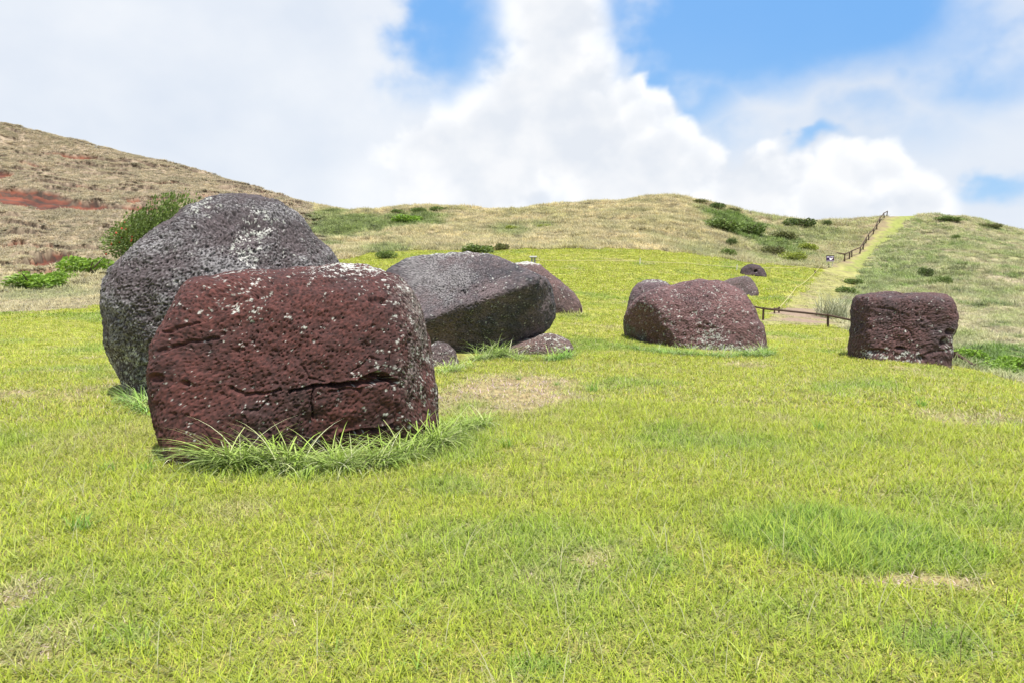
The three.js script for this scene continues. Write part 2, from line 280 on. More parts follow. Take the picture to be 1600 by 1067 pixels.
// ---------------------------------------------------------------- the ground as one continuous sheet, cut by what covers it
{
  const th = [], front = 0.74;
  for (let a = -Math.PI; a < -front; a += 0.035) th.push(a);
  for (let a = -front; a < front; a += 0.00235) th.push(a);
  for (let a = front; a < Math.PI; a += 0.035) th.push(a);
  const rr = [0.02, 0.5, 1];
  while (rr[rr.length - 1] < 5200) { const r = rr[rr.length - 1]; rr.push(r + (r < 20 ? Math.max(0.05, r * 0.013) : r < 136 ? Math.min(0.5, Math.max(0.26, r * 0.0065)) : r * 0.06)); }
  const nt = th.length, nr = rr.length, pos = new Float32Array(nt * nr * 3), col = new Float32Array(nt * nr * 3), zone = new Uint8Array(nt * nr);
  for (let j = 0; j < nr; j++) for (let i = 0; i < nt; i++) {
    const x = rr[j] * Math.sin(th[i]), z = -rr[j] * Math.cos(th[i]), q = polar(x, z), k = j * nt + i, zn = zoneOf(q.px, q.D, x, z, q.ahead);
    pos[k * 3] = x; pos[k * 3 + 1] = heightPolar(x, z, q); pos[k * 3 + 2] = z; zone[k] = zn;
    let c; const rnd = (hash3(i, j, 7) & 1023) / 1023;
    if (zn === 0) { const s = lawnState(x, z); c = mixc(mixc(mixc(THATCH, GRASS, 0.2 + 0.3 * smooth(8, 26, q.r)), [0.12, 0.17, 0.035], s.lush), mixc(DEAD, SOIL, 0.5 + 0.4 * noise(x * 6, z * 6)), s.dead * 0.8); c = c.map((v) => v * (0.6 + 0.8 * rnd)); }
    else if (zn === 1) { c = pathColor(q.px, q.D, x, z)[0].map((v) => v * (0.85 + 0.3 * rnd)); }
    else { c = mixc(hillColor(zn, q.px, q.D, x, z, rnd).map((v) => v * 0.6), [0.2, 0.13, 0.08], 0.2); if (zn === 2) c = mixc(c, (terrace(q.px, q.D).s < 0.2 ? [0.085, 0.048, 0.033] : REDSOIL).map((v) => v * (0.6 + 0.3 * rnd + 0.6 * noise(x * 0.7, z * 0.4, 9))), bare(q.px, q.D)); }  // step risers: dark soil tone painted as the shade under turf lips
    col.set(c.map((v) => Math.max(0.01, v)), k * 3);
  }
  const full = new THREE.BufferGeometry(), index = [];
  const sets = [[], [], [], [], []];
  for (let j = 0; j < nr - 1; j++) for (let i = 0; i < nt; i++) {
    const a = j * nt + i, b = j * nt + (i + 1) % nt, c = a + nt, d = b + nt, s = sets[zone[a]];
    s.push(a, b, c, b, d, c); index.push(a, b, c, b, d, c);
  }
  full.setAttribute('position', new THREE.BufferAttribute(pos, 3)); full.setIndex(index); full.computeVertexNormals();
  const nor = full.attributes.normal.array;
  const info = [['meadow', 'broad mown yellow-green meadow sloping gently up to the dry bank', 'meadow'], ['footpath', 'pale worn grass footpath climbing the slope to the ridge', 'path'], ['grazed_hill', 'dry tan hill with red soil scars rising at the left', 'hill'], ['grassy_bank', 'long tan grassy bank closing off the meadow at the back', 'hill'], ['scrubby_hillside', 'scrubby green and tan hillside to the right of the footpath', 'hill']];
  const mat = surface({ vertexColors: true, roughness: 1 });
  sets.forEach((s, n) => {
    const map = new Map(), p = [], c = [], nn = [], ix = [];
    for (const v of s) { let m = map.get(v); if (m === undefined) { m = map.size; map.set(v, m); for (let e = 0; e < 3; e++) { p.push(pos[v * 3 + e]); c.push(col[v * 3 + e]); nn.push(nor[v * 3 + e]); } } ix.push(m); }
    const g = new THREE.BufferGeometry(); g.setAttribute('position', new THREE.Float32BufferAttribute(p, 3)); g.setAttribute('color', new THREE.Float32BufferAttribute(c, 3)); g.setAttribute('normal', new THREE.Float32BufferAttribute(nn, 3)); g.setIndex(ix);
    tag(mesh(info[n][0], g, mat, scene), info[n][1], info[n][2], null, 'structure');
  });
}

// ---------------------------------------------------------------- blades, tufts
function blades(seed, n, spread, len, width, lean, opts = {}) {
  const R = rng(seed), p = [], c = [], ix = [];
  for (let b = 0; b < n; b++) {
    const a = R() * 6.283, q = spread * Math.sqrt(R()), x0 = q * Math.cos(a), z0 = q * Math.sin(a), dir = opts.wind !== undefined ? opts.wind + (R() - 0.5) * 2.4 : R() * 6.283, dx = Math.cos(dir), dz = Math.sin(dir);
    const L = len * (0.55 + 0.75 * R()), w = width * (0.7 + 0.6 * R()), th0 = lean * (0.25 + R()), bend = (opts.bend ?? 0.9) * (0.3 + R()), sx = -dz, sz = dx, tone = 0.72 + 0.56 * R(), dry = R() < (opts.dry ?? 0.12) ? 1 : 0;
    const steps = opts.steps ?? 3, first = p.length / 3; let x = x0, y = -0.01, z = z0, th = th0;
    for (let s = 0; s <= steps; s++) {
      const t = s / steps, ww = w * (1 - Math.pow(t, 1.6) * 0.96) * 0.5;
      p.push(x - sx * ww, y, z - sz * ww, x + sx * ww, y, z + sz * ww);
      const cc = dry ? [1.28 * tone, 1.1 * tone, 2.6 * tone] : [tone * (0.92 + 0.2 * R() * 0), tone, tone * 0.95];
      c.push(...cc, ...cc);
      th += bend / steps; const d = L / steps; x += Math.sin(th) * dx * d; z += Math.sin(th) * dz * d; y += Math.cos(th) * d;
      if (s < steps) { const o = first + s * 2; ix.push(o, o + 1, o + 2, o + 1, o + 3, o + 2); }
    }
  }
  const g = new THREE.BufferGeometry(); g.setAttribute('position', new THREE.Float32BufferAttribute(p, 3)); g.setAttribute('color', new THREE.Float32BufferAttribute(c, 3)); g.setIndex(ix); g.computeVertexNormals();
  return g;
}
const M4 = new THREE.Matrix4(), Q4 = new THREE.Quaternion(), E4 = new THREE.Euler(), V4 = new THREE.Vector3(), S4 = new THREE.Vector3(), C4 = new THREE.Color();
function scatter(name, geometry, material, list, parent) {               // list: [x, y, z, turn, scale, height scale, colour]
  if (!list.length) return;
  const m = new THREE.InstancedMesh(geometry, material, list.length); m.name = name; m.castShadow = m.receiveShadow = true;
  list.forEach(([x, y, z, turn, s, sy, c, tx = 0, tz = 0], i) => { M4.compose(V4.set(x, y, z), Q4.setFromEuler(E4.set(tx, turn, tz)), S4.set(s, s * sy, s)); m.setMatrixAt(i, M4); m.setColorAt(i, C4.setRGB(Math.max(0.004, c[0]), Math.max(0.004, c[1]), Math.max(0.004, c[2]))); });
  parent.add(m); return m;
}
const ORIGIN = { x: 0, y: 0, z: 0 };
const bladeMat = leafy({ name: 'grass blades' }), strawMat = leafy({ name: 'dry grass', transmission: 0.42 });
const fringeMat = leafy({ name: 'long grass', transmission: 0.22 });
const stones = [];                                                        // footprints, so that no grass grows inside a stone
const covered = (x, z) => stones.some((s) => { const dx = x - s.x, dz = z - s.z, a = dx * s.rx + dz * s.rz, b = dx * s.nx + dz * s.nz; return (a / s.a) ** 2 + (b / s.b) ** 2 < 0.72; });

// ---------------------------------------------------------------- the stones
const lattice = new Map();
function cubeSphere(N) {
  if (lattice.has(N)) return lattice.get(N);
  const map = new Map(), dir = [], ix = [], at3 = (a) => { const k = (a[0] * (N + 1) + a[1]) * (N + 1) + a[2]; let v = map.get(k); if (v === undefined) { v = map.size; map.set(k, v); const q = a.map((t) => Math.tan((t / N - 0.5) * Math.PI / 2)), l = Math.hypot(...q); dir.push(q[0] / l, q[1] / l, q[2] / l); } return v; };
  for (let ax = 0; ax < 3; ax++) for (const side of [0, N]) for (let i = 0; i < N; i++) for (let j = 0; j < N; j++) {
    const P = (u, v) => { const a = [0, 0, 0]; a[ax] = side; a[(ax + 1) % 3] = u; a[(ax + 2) % 3] = v; return at3(a); };
    const a = P(i, j), b = P(i + 1, j), c = P(i + 1, j + 1), d = P(i, j + 1);
    if (side) ix.push(a, b, c, a, c, d); else ix.push(a, c, b, a, d, c);
  }
  const r = { dir: new Float32Array(dir), ix: new Uint32Array(ix) }; lattice.set(N, r); return r;
}
const stoneMat = surface({ name: 'scoria', vertexColors: true, roughness: 0.93, metalness: 0 });
// outline: pixels round the stone; D: depth of its middle; planes: [right, up, towards the viewer, distance, sharpness]
function makeStone(o) {
  const { N, p = 6 } = o;
  const cx = o.centre[0], cy = o.centre[1], C = at(cx, cy, o.D), n = new THREE.Vector3(C.x, 0, C.z).normalize(), right = new THREE.Vector3(-n.z, 0, n.x), toward = n.clone().negate();
  const dist = Math.hypot(C.x, C.z);
  const onPlane = (px, py, near = 0) => { const q = at(px, py, 1).sub(camera.position), t = (dist - near) / (q.x * n.x + q.z * n.z), P = q.multiplyScalar(t).add(camera.position).sub(C); return [P.x * right.x + P.z * right.z, P.y]; };
  const poly = o.outline.map(([a, b]) => onPlane(a, b)), BINS = 720, rho = new Float32Array(BINS);
  for (let b = 0; b < BINS; b++) {
    const a = (b + 0.5) / BINS * 2 * Math.PI, dx = Math.cos(a), dy = Math.sin(a); let best = 0;
    for (let i = 0; i < poly.length; i++) { const [x1, y1] = poly[i], [x2, y2] = poly[(i + 1) % poly.length], ex = x2 - x1, ey = y2 - y1, den = dx * ey - dy * ex; if (Math.abs(den) < 1e-9) continue; const t = (x1 * ey - y1 * ex) / den, s = (x1 * dy - y1 * dx) / den; if (t > 0 && s >= 0 && s <= 1) best = Math.max(best, t); }
    rho[b] = best || 0.1;
  }
  for (let pass = 0; pass < (o.soften ?? 3); pass++) { const r2 = rho.slice(); for (let b = 0; b < BINS; b++) rho[b] = 0.25 * r2[(b + BINS - 1) % BINS] + 0.5 * r2[b] + 0.25 * r2[(b + 1) % BINS]; }
  const { dir, ix } = cubeSphere(N), nv = dir.length / 3, pos = new Float32Array(nv * 3), col = new Float32Array(nv * 3), fit = o.fit ?? 1, sd = o.seed;
  const planes = o.planes.map(([a, b, c, d, k]) => { const l = Math.hypot(a, b, c); return [a / l, b / l, c / l, d]; });
  const grooves = (o.grooves ?? []).map((g) => ({ ...g, line: g.line.map(([a, b]) => onPlane(a, b, g.near ?? o.near ?? 0.8)) }));
  const dents = (o.dents ?? []).map((g) => ({ ...g, c: onPlane(g.at[0], g.at[1], g.near ?? o.near ?? 0.8) }));
  const rough = o.rough ?? 1, cell = o.cell ?? 0.05, R = rng(sd * 977 + 5), tint = o.paint;
  for (let v = 0; v < nv; v++) {
    const dx = dir[v * 3], dy = dir[v * 3 + 1], dz = dir[v * 3 + 2], flat = Math.hypot(dx, dy);
    const fb = ((Math.atan2(dy, dx) / (2 * Math.PI) + 1) % 1) * BINS - 0.5, b0 = Math.floor(fb), bt = fb - b0, ro = lerp(rho[(b0 + BINS) % BINS], rho[(b0 + 1) % BINS], bt) * fit;
    let s = Math.pow(flat / ro, p);
    for (const [a, b, c, d] of planes) { const k = (a * dx + b * dy + c * dz) / d; if (k > 0) s += Math.pow(k, p); }
    let r = Math.pow(s, -1 / p);
    let x = dx * r, y = dy * r, z = dz * r;
    const lumps = (o.lumps ?? 1) * 0.055 * o.size * fbm(x * 1.1 / o.size * 2 + sd, y * 1.1 / o.size * 2, z * 1.1 / o.size * 2, 3), mid = rough * 0.034 * fbm(x * 5 + sd, y * 5, z * 5, 3);
    const w = cells((x + sd) / cell, y / cell, z / cell), big = cells((x - sd) / (cell * 2.7) + 0.2 * w, y / (cell * 2.7), z / (cell * 2.7)), bigId = cellId;
    const fine = noise(x * 60, y * 60, z * 60 + sd) * 0.5 + noise(x * 31, y * 31, z * 31 + sd);
    let dr = lumps + mid + rough * (-0.019 * smooth(0.42, 0.12, w) - 0.026 * smooth(0.36, 0.1, big) * (bigId > 0.45 ? 1 : 0) + 0.009 * fine);
    if (o.facet) dr += o.facet * ((cells(x * 2.3 + sd, y * 2.3, z * 2.3) - 0.5) * 0.8 + (cells(x * 6.5 - sd, y * 6.5, z * 6.5) - 0.5) * 0.4);
    let marks = 0;
    if (z > 0 || o.around) {
      for (const g of grooves) {
        let q = 9, side = 0;
        const jx = x + 0.012 * noise(x * 14, y * 14, 3), jy = y + 0.02 * noise(x * 9, y * 9, 8);
        for (let i = 0; i < g.line.length - 1; i++) { const [x1, y1] = g.line[i], [x2, y2] = g.line[i + 1], ex = x2 - x1, ey = y2 - y1, t = clamp(((jx - x1) * ex + (jy - y1) * ey) / (ex * ex + ey * ey)), ddx = jx - x1 - t * ex, ddy = jy - y1 - t * ey, dd = Math.hypot(ddx, ddy); if (dd < q) { q = dd; side = ddy; } }
        const wd = g.width * (0.8 + 0.5 * noise(x * 6, y * 6, 1));
        if (q < wd * 3) { dr -= g.depth * (1 - smooth(wd * 0.45, wd * 1.3, q)); if (g.lip && side > 0) dr += g.lip * (1 - smooth(wd, wd * 3, q)) * smooth(0.6 * wd, 1.2 * wd, q); }
      }
      for (const g of dents) { const q = Math.hypot((x - g.c[0]) / g.rx, (y - g.c[1]) / g.ry) + 0.25 * noise(x * 5, y * 5, 3); if (q < 1.2) dr -= g.depth * (1 - smooth(0.35, 1.1, q)); }
    }
    r += dr; x = dx * r; y = dy * r; z = dz * r;
    const c = tint({ x: x / o.size, y: y / o.size, z: z / o.size, X: x, Y: y, Z: z, w, big, bigId, fine, rnd: R(), sd, dx, dy, dz, ro });
    pos[v * 3] = x * right.x + z * toward.x; pos[v * 3 + 1] = y; pos[v * 3 + 2] = x * right.z + z * toward.z;
    col[v * 3] = c[0]; col[v * 3 + 1] = c[1]; col[v * 3 + 2] = c[2];
  }
  const g = new THREE.BufferGeometry(); g.setAttribute('position', new THREE.BufferAttribute(pos, 3)); g.setAttribute('color', new THREE.BufferAttribute(col, 3)); g.setIndex(new THREE.BufferAttribute(ix, 1)); g.computeVertexNormals();
  const m = mesh(o.name ?? 'carved_stone', g, stoneMat, scene); m.position.copy(C);
  tag(m, o.label, o.category ?? 'stone', o.group ?? 'red scoria topknot stones on the meadow');
  let a = 0, bz = 0, gy = height(C.x, C.z);
  for (let v = 0; v < nv; v += 7) { if (pos[v * 3 + 1] + C.y > gy + 0.35 || pos[v * 3 + 1] + C.y < gy - 0.2) continue; a = Math.max(a, Math.abs(pos[v * 3] * right.x + pos[v * 3 + 2] * right.z)); bz = Math.max(bz, Math.abs(pos[v * 3] * n.x + pos[v * 3 + 2] * n.z)); }
  stones.push({ x: C.x, z: C.z, rx: right.x, rz: right.z, nx: n.x, nz: n.z, a: a || 0.3, b: bz || 0.3 });
  return m;
}
// weathered scoria: stone, crust and lichen by what the photograph shows where
function painter(o) {
  return (q) => {
    const { X, Y, Z, w, big, bigId, fine, rnd, sd } = q, n = fbm(X * 1.3 + sd, Y * 1.3, Z * 1.3, 3), m = fbm(X * 6 + sd, Y * 6, Z * 6, 3), sp = noise(X * 38 + sd, Y * 38, Z * 38);
    let c = mixc(o.a, o.b, clamp(o.mix + 1.6 * n + 0.9 * m));
    const crust = o.crust ? clamp(o.crust(q) + 1.2 * n) : 0;
    if (crust > 0) { const g = smooth(-0.12, 0.3, sp + 0.5 * m + 0.25 * fine + (crust - 0.5) * 0.9); c = mixc(c, o.crustColor ?? [0.24, 0.225, 0.23], g * clamp(crust * 1.3)); }
    c = c.map((v) => v * clamp(1 + 0.7 * fine + 0.7 * (rnd - 0.5) + 0.7 * sp, 0.3, 2));
    // lichen: crisp pale rosettes in drifts
    const l = clamp(o.lichen(q)), k = 0.55 * noise(X * 13 - sd, Y * 13, Z * 13) + 0.6 * noise(X * 33, Y * 33, Z * 33 + sd) + 0.5 * noise(X * 71, Y * 71, Z * 71 + sd) + 0.5 * m;
    const cov = smooth(0.62 - l * 0.85, 0.74 - l * 0.85, k);
    const pale = mixc([0.54, 0.53, 0.49], [0.42, 0.43, 0.38], clamp(0.5 + 2 * noise(X * 4, Y * 4, Z * 4 + 7)));
    c = mixc(c, pale.map((v) => v * (0.7 + 0.5 * rnd)), cov * 0.92);
    if (bigId > (o.rare ?? 0.93) && big < 0.22) c = mixc(c, [0.52, 0.51, 0.47], 0.7 * smooth(0.22, 0.14, big + 0.1 * fine) * (o.spots ?? 1));
    return c;
  };
}
const near = (q, cx, cy, r) => 1 - smooth(0.4, 1, Math.hypot(q.X - cx, q.Y - cy) / r);

makeStone({ N: 210, seed: 3, D: 7.75, centre: [466, 570], size: 1.3, near: 0.8, p: 10, fit: 1.0, cell: 0.034, rough: 0.8, facet: 0.05,
  label: 'dark red stone drum with a deep crack across its face, nearest of all',
  outline: [[247, 569], [251, 535], [257, 513], [273, 482], [288, 452], [312, 436], [362, 429], [409, 424], [456, 419], [497, 416], [534, 410], [578, 413], [603, 419], [623, 430], [643, 447], [656, 471], [673, 505], [683, 545], [688, 602], [690, 650], [684, 690], [640, 735], [584, 752], [524, 756], [422, 756], [330, 750], [300, 735], [274, 705], [265, 667], [257, 629], [251, 599]],
  planes: [[-0.10, 0.26, 1, 0.98], [0.86, 0.14, 0.56, 1.35], [-0.9, 0.05, 0.45, 1.8], [0, 0.15, -1, 0.95], [0.12, 1, 0.45, 1.13], [0.1, -0.5, 1, 1.25]],
  grooves: [
    { line: [[452, 606], [480, 600], [520, 596]], width: 0.018, depth: 0.08, lip: 0.012 }, { line: [[515, 596], [560, 592], [608, 589]], width: 0.028, depth: 0.13, lip: 0.014 }, { line: [[560, 588], [585, 580], [606, 588], [612, 592]], width: 0.035, depth: 0.12 },
    { line: [[530, 672], [560, 667], [590, 662], [612, 656]], width: 0.024, depth: 0.12, lip: 0.01 }, { line: [[489, 600], [486, 622], [488, 650]], width: 0.012, depth: 0.05 },
    { line: [[247, 550], [270, 540], [300, 532], [340, 528]], width: 0.025, depth: 0.035 }, { line: [[250, 520], [280, 512], [310, 506]], width: 0.02, depth: 0.025 },
    { line: [[360, 602], [380, 612], [410, 611], [438, 604]], width: 0.022, depth: 0.032 }, { line: [[385, 634], [405, 632], [420, 620]], width: 0.014, depth: 0.022 },
    { line: [[470, 565], [482, 585], [505, 592]], width: 0.01, depth: 0.018 }, { line: [[545, 575], [575, 555], [590, 560]], width: 0.012, depth: 0.02 }, { line: [[512, 606], [545, 602], [560, 602]], width: 0.014, depth: 0.028 },
    { line: [[606, 470], [612, 520], [608, 570], [616, 640], [610, 690]], width: 0.035, depth: 0.03 }],
  dents: [{ at: [290, 597], rx: 0.05, ry: 0.035, depth: 0.05 }, { at: [246, 590], rx: 0.06, ry: 0.05, depth: 0.05 }, { at: [580, 545], rx: 0.12, ry: 0.2, depth: 0.035 }, { at: [590, 470], rx: 0.12, ry: 0.05, depth: 0.04 }, { at: [570, 700], rx: 0.25, ry: 0.07, depth: 0.06 }],
  paint: painter({ rare: 0.97, a: [0.077, 0.025, 0.021], b: [0.037, 0.016, 0.015], mix: 0.4, crust: (q) => smooth(0.6, 0.9, q.x) * 0.5 - 0.15, crustColor: [0.14, 0.11, 0.10],
    lichen: (q) => 0.05 + 0.55 * smooth(0.62, 0.82, q.y) * (0.3 + smooth(-0.1, 0.35, q.x)) * smooth(0.8, 0.55, q.x) + 0.25 * smooth(0.5, 0.72, q.x) + 0.3 * near(q, -0.5, 0.75, 0.4) + 0.28 * near(q, -0.95, -0.75, 0.3) + 0.4 * near(q, 0.62, -0.68, 0.22) + 0.3 * near(q, 0.6, 0.0, 0.2) }) });

makeStone({ N: 180, seed: 11, D: 11.2, centre: [345, 470], size: 1.7, near: 1.1, p: 4.5, fit: 0.99, cell: 0.045, rough: 1.35, facet: 0.06,
  label: 'biggest stone, a tall grey lichen-crusted dome behind the cracked red stone',
  outline: [[152, 541], [150, 478], [156, 446], [169, 419], [201, 388], [232, 359], [264, 334], [300, 313], [332, 301], [364, 296], [404, 298], [437, 308], [464, 329], [491, 354], [513, 377], [529, 392], [537, 406], [548, 450], [545, 520], [510, 600], [430, 655], [300, 665], [215, 655], [184, 620], [171, 580], [158, 553]],
  planes: [[-0.15, 0.55, 0.8, 1.42], [-0.5, -0.35, 0.8, 1.52], [0.5, 0.3, 0.8, 1.5], [0, 0, -1, 1.4]],
  dents: [{ at: [400, 355], rx: 0.22, ry: 0.16, depth: 0.07 }],
  paint: painter({ a: [0.070, 0.054, 0.057], b: [0.028, 0.024, 0.026], mix: 0.4, crust: (q) => 0.62 - 0.5 * smooth(-0.2, -0.6, q.y) * 0.5 - 0.35 * smooth(0.35, 0.75, q.y), crustColor: [0.17, 0.16, 0.163],
    lichen: (q) => 0.04 + 0.8 * smooth(0.93, 1.03, q.y) + 0.52 * near(q, 0.56, 1.12, 0.34) + 0.45 * near(q, 0.35, 0.7, 0.4) + 0.4 * near(q, -0.3, 1.45, 0.35) + 0.42 * smooth(-0.2, -0.45, q.y), spots: 0.3 }) });

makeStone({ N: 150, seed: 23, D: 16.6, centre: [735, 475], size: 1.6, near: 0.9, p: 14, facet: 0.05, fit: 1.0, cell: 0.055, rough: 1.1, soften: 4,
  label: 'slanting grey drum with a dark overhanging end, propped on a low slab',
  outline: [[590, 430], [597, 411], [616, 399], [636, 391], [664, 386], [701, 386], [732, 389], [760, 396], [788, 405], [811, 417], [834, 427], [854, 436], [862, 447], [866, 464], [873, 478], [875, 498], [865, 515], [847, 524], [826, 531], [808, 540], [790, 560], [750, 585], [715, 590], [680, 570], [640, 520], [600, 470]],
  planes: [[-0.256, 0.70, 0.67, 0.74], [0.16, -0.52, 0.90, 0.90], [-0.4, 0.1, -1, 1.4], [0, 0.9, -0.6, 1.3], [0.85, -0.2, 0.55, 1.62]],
  paint: painter({ a: [0.115, 0.086, 0.088], b: [0.034, 0.034, 0.041], mix: 0.5, crust: (q) => 0.72 * near(q, -0.75, 0.75, 1.3) - 0.05, crustColor: [0.15, 0.137, 0.138],  // base tone carries the shade and sky tint of the overhang; crust is weathering
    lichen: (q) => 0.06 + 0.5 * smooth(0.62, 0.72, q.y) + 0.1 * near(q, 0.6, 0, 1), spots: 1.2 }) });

makeStone({ N: 100, seed: 31, D: 26, centre: [845, 455], size: 1.2, near: 0.5, p: 5, cell: 0.08, rough: 1, label: 'brown sloping stone with a white-capped top, right behind the slanting drum',
  outline: [[760, 440], [790, 418], [808, 411], [824, 409], [843, 413], [861, 428], [880, 443], [896, 456], [905, 470], [910, 483], [908, 500], [860, 505], [790, 505], [760, 490]],
  planes: [[0.2, 0.5, 0.85, 0.75], [0, -0.1, 1, 0.95], [0, 0, -1, 0.9]],
  paint: painter({ a: [0.125, 0.075, 0.070], b: [0.075, 0.052, 0.052], mix: 0.4, lichen: (q) => 0.08 + 0.95 * smooth(0.72, 0.82, q.y), spots: 1.2 }) });

makeStone({ N: 130, seed: 41, D: 18.6, centre: [1085, 505], size: 1.6, near: 0.8, p: 9, fit: 1.0, facet: 0.06, cell: 0.05, rough: 1.1, label: 'broad humped maroon stone with white flecks and a dark left corner, mid meadow',
  outline: [[969, 524], [970, 508], [973, 492], [980, 480], [990, 470], [1008, 458], [1028, 450], [1052, 446], [1068, 442], [1092, 438], [1112, 439], [1132, 441], [1148, 447], [1163, 457], [1173, 470], [1181, 482], [1189, 500], [1198, 512], [1201, 528], [1201, 570], [1100, 580], [1010, 575], [969, 560]],
  planes: [[0.08, 0.62, 0.78, 1.02], [-0.72, -0.36, 0.60, 1.18], [0.1, 0.1, 1, 1.05], [0.9, 0.2, 0.4, 1.75], [0, 0.1, -1, 1.1]],
  paint: painter({ a: [0.135, 0.072, 0.070], b: [0.085, 0.050, 0.052], mix: 0.4, crust: (q) => smooth(-0.55, -0.8, q.x) * smooth(0.1, -0.15, q.y) * 0.8 - 0.3, crustColor: [0.075, 0.09, 0.07],
    lichen: (q) => 0.2 + 0.4 * smooth(-0.2, -0.4, q.y) * smooth(-0.5, 0, q.x) + 0.35 * near(q, 0.4, -0.45, 0.6) + 0.15 * near(q, -0.6, 0.25, 0.4), spots: 1.3 }) });

makeStone({ N: 60, seed: 47, D: 22.5, centre: [1018, 470], size: 0.9, near: 0.4, p: 6, cell: 0.08, label: 'purple-brown stone with a flat pale top, peeping out left behind the humped maroon stone',
  outline: [[978, 490], [984, 465], [989, 452], [997, 442], [1010, 437], [1027, 436], [1041, 440], [1050, 447], [1060, 470], [1060, 525], [976, 525]], planes: [[0, 0.2, 1, 0.55], [0, 0, -1, 0.8], [0, 1, 0.5, 0.62]],
  paint: painter({ a: [0.10, 0.066, 0.070], b: [0.065, 0.048, 0.05], mix: 0.4, lichen: (q) => 0.1 + 0.5 * smooth(0.5, 0.68, q.y) }) });

makeStone({ N: 54, seed: 53, D: 38, centre: [1158, 450], size: 0.9, near: 0.4, p: 5, cell: 0.1, label: 'grey-brown wedge stone showing past the right shoulder of the humped stone',
  outline: [[1118, 450], [1130, 440], [1141, 436], [1155, 433], [1166, 431.5], [1174, 435], [1180, 444], [1184.5, 452], [1186, 459], [1184, 470], [1150, 470], [1118, 466]], planes: [[-0.1, 0.4, 0.9, 0.62], [0, 0, -1, 0.8]],
  paint: painter({ a: [0.12, 0.082, 0.082], b: [0.08, 0.06, 0.06], mix: 0.5, lichen: (q) => 0.07 + 0.3 * smooth(0.55, 0.7, q.y) }) });

makeStone({ N: 48, seed: 59, D: 47.2, centre: [1178, 425], size: 0.8, near: 0.5, p: 4, cell: 0.12, label: 'small dark dome stone with a hole in its face, farthest across the meadow',
  outline: [[1157, 426], [1158, 421], [1162, 417], [1169, 413.5], [1177, 412.4], [1187, 415], [1194, 421], [1198, 428], [1199, 437], [1158, 436]], planes: [[0, 0.3, 1, 0.62], [0, 0, -1, 0.75]],
  dents: [{ at: [1181.5, 424], rx: 0.15, ry: 0.11, depth: 0.3 }],
  paint: painter({ a: [0.075, 0.048, 0.052], b: [0.05, 0.036, 0.04], mix: 0.5, lichen: () => 0.02, spots: 0.4 }) });

makeStone({ N: 120, seed: 61, D: 16.0, centre: [1410, 512], size: 1.1, near: 0.7, p: 18, lumps: 0.6, fit: 0.99, facet: 0.05, cell: 0.05, rough: 1.2, soften: 1, label: 'square-cut dark maroon block standing alone at the right edge of the meadow',
  outline: [[1324, 553], [1328, 512], [1329, 486], [1332, 469], [1338, 462], [1362, 458], [1383, 455.5], [1405, 457], [1411, 460], [1431, 458], [1459, 457.5], [1481, 459], [1490, 466], [1495, 479], [1499, 499], [1497, 512], [1489, 526], [1488, 535], [1489, 544], [1487, 565], [1486, 600], [1400, 600], [1322, 600]],
  planes: [[0.12, 0.12, 1, 0.78], [-0.86, 0.02, 0.5, 1.0], [0.05, 1, 0.25, 0.80], [0, 0, -1, 0.9], [0.9, 0.05, 0.4, 1.2]],
  grooves: [{ line: [[1372, 480], [1390, 483], [1402, 486]], width: 0.025, depth: 0.035 }, { line: [[1385, 516], [1405, 511], [1420, 514], [1428, 530]], width: 0.02, depth: 0.022 }, { line: [[1436, 556], [1460, 550], [1486, 545]], width: 0.03, depth: 0.035 }],
  dents: [{ at: [1407, 544], rx: 0.12, ry: 0.05, depth: 0.16 }, { at: [1475, 535], rx: 0.1, ry: 0.12, depth: 0.18 }, { at: [1485, 519], rx: 0.1, ry: 0.08, depth: 0.12 }, { at: [1370, 548], rx: 0.2, ry: 0.08, depth: 0.08 }, { at: [1440, 560], rx: 0.12, ry: 0.06, depth: 0.1 }, { at: [1407, 459], rx: 0.05, ry: 0.05, depth: 0.04 }],
  paint: painter({ a: [0.092, 0.046, 0.044], b: [0.058, 0.038, 0.040], mix: 0.45, lichen: (q) => 0.06 + 0.42 * smooth(-0.3, -0.45, q.y) * smooth(0.55, 0.3, q.x) * smooth(-0.9, -0.6, q.x) + 0.5 * near(q, 0.9, -0.3, 0.26) + 0.4 * near(q, 0.95, -0.02, 0.16) + 0.35 * smooth(0.66, 0.74, q.y) }) });

makeStone({ N: 70, seed: 67, D: 16.1, centre: [845, 540], size: 0.65, near: 0.3, p: 4, cell: 0.05, rough: 0.9, label: 'low rough slab lying in grass under the right end of the slanting drum', group: 'small loose stones by the slanting drum',
  outline: [[790, 552], [797, 541], [812, 534], [832, 528], [848, 523], [860, 521], [876, 525], [890, 533], [896, 543], [894, 556], [840, 568], [795, 565]], planes: [[0, 0.7, 0.7, 0.28], [0, 0, -1, 0.45], [0, 0, 1, 0.4]],
  paint: painter({ a: [0.125, 0.078, 0.070], b: [0.085, 0.06, 0.056], mix: 0.4, lichen: (q) => 0.3 + 0.2 * smooth(0.1, 0.3, q.y) }) });
makeStone({ N: 60, seed: 71, D: 14.4, centre: [692, 560], size: 0.5, near: 0.3, p: 4, cell: 0.05, rough: 0.9, label: 'small dark rough stone wedged between the cracked red stone and the slanting drum', group: 'small loose stones by the slanting drum',
  outline: [[660, 560], [668, 542], [684, 534], [700, 537], [711, 549], [717, 565], [716, 585], [660, 590]], planes: [[0, 0.5, 0.8, 0.32], [0, 0, -1, 0.3]],
  paint: painter({ a: [0.085, 0.06, 0.058], b: [0.05, 0.038, 0.038], mix: 0.4, lichen: () => 0.25 }) });

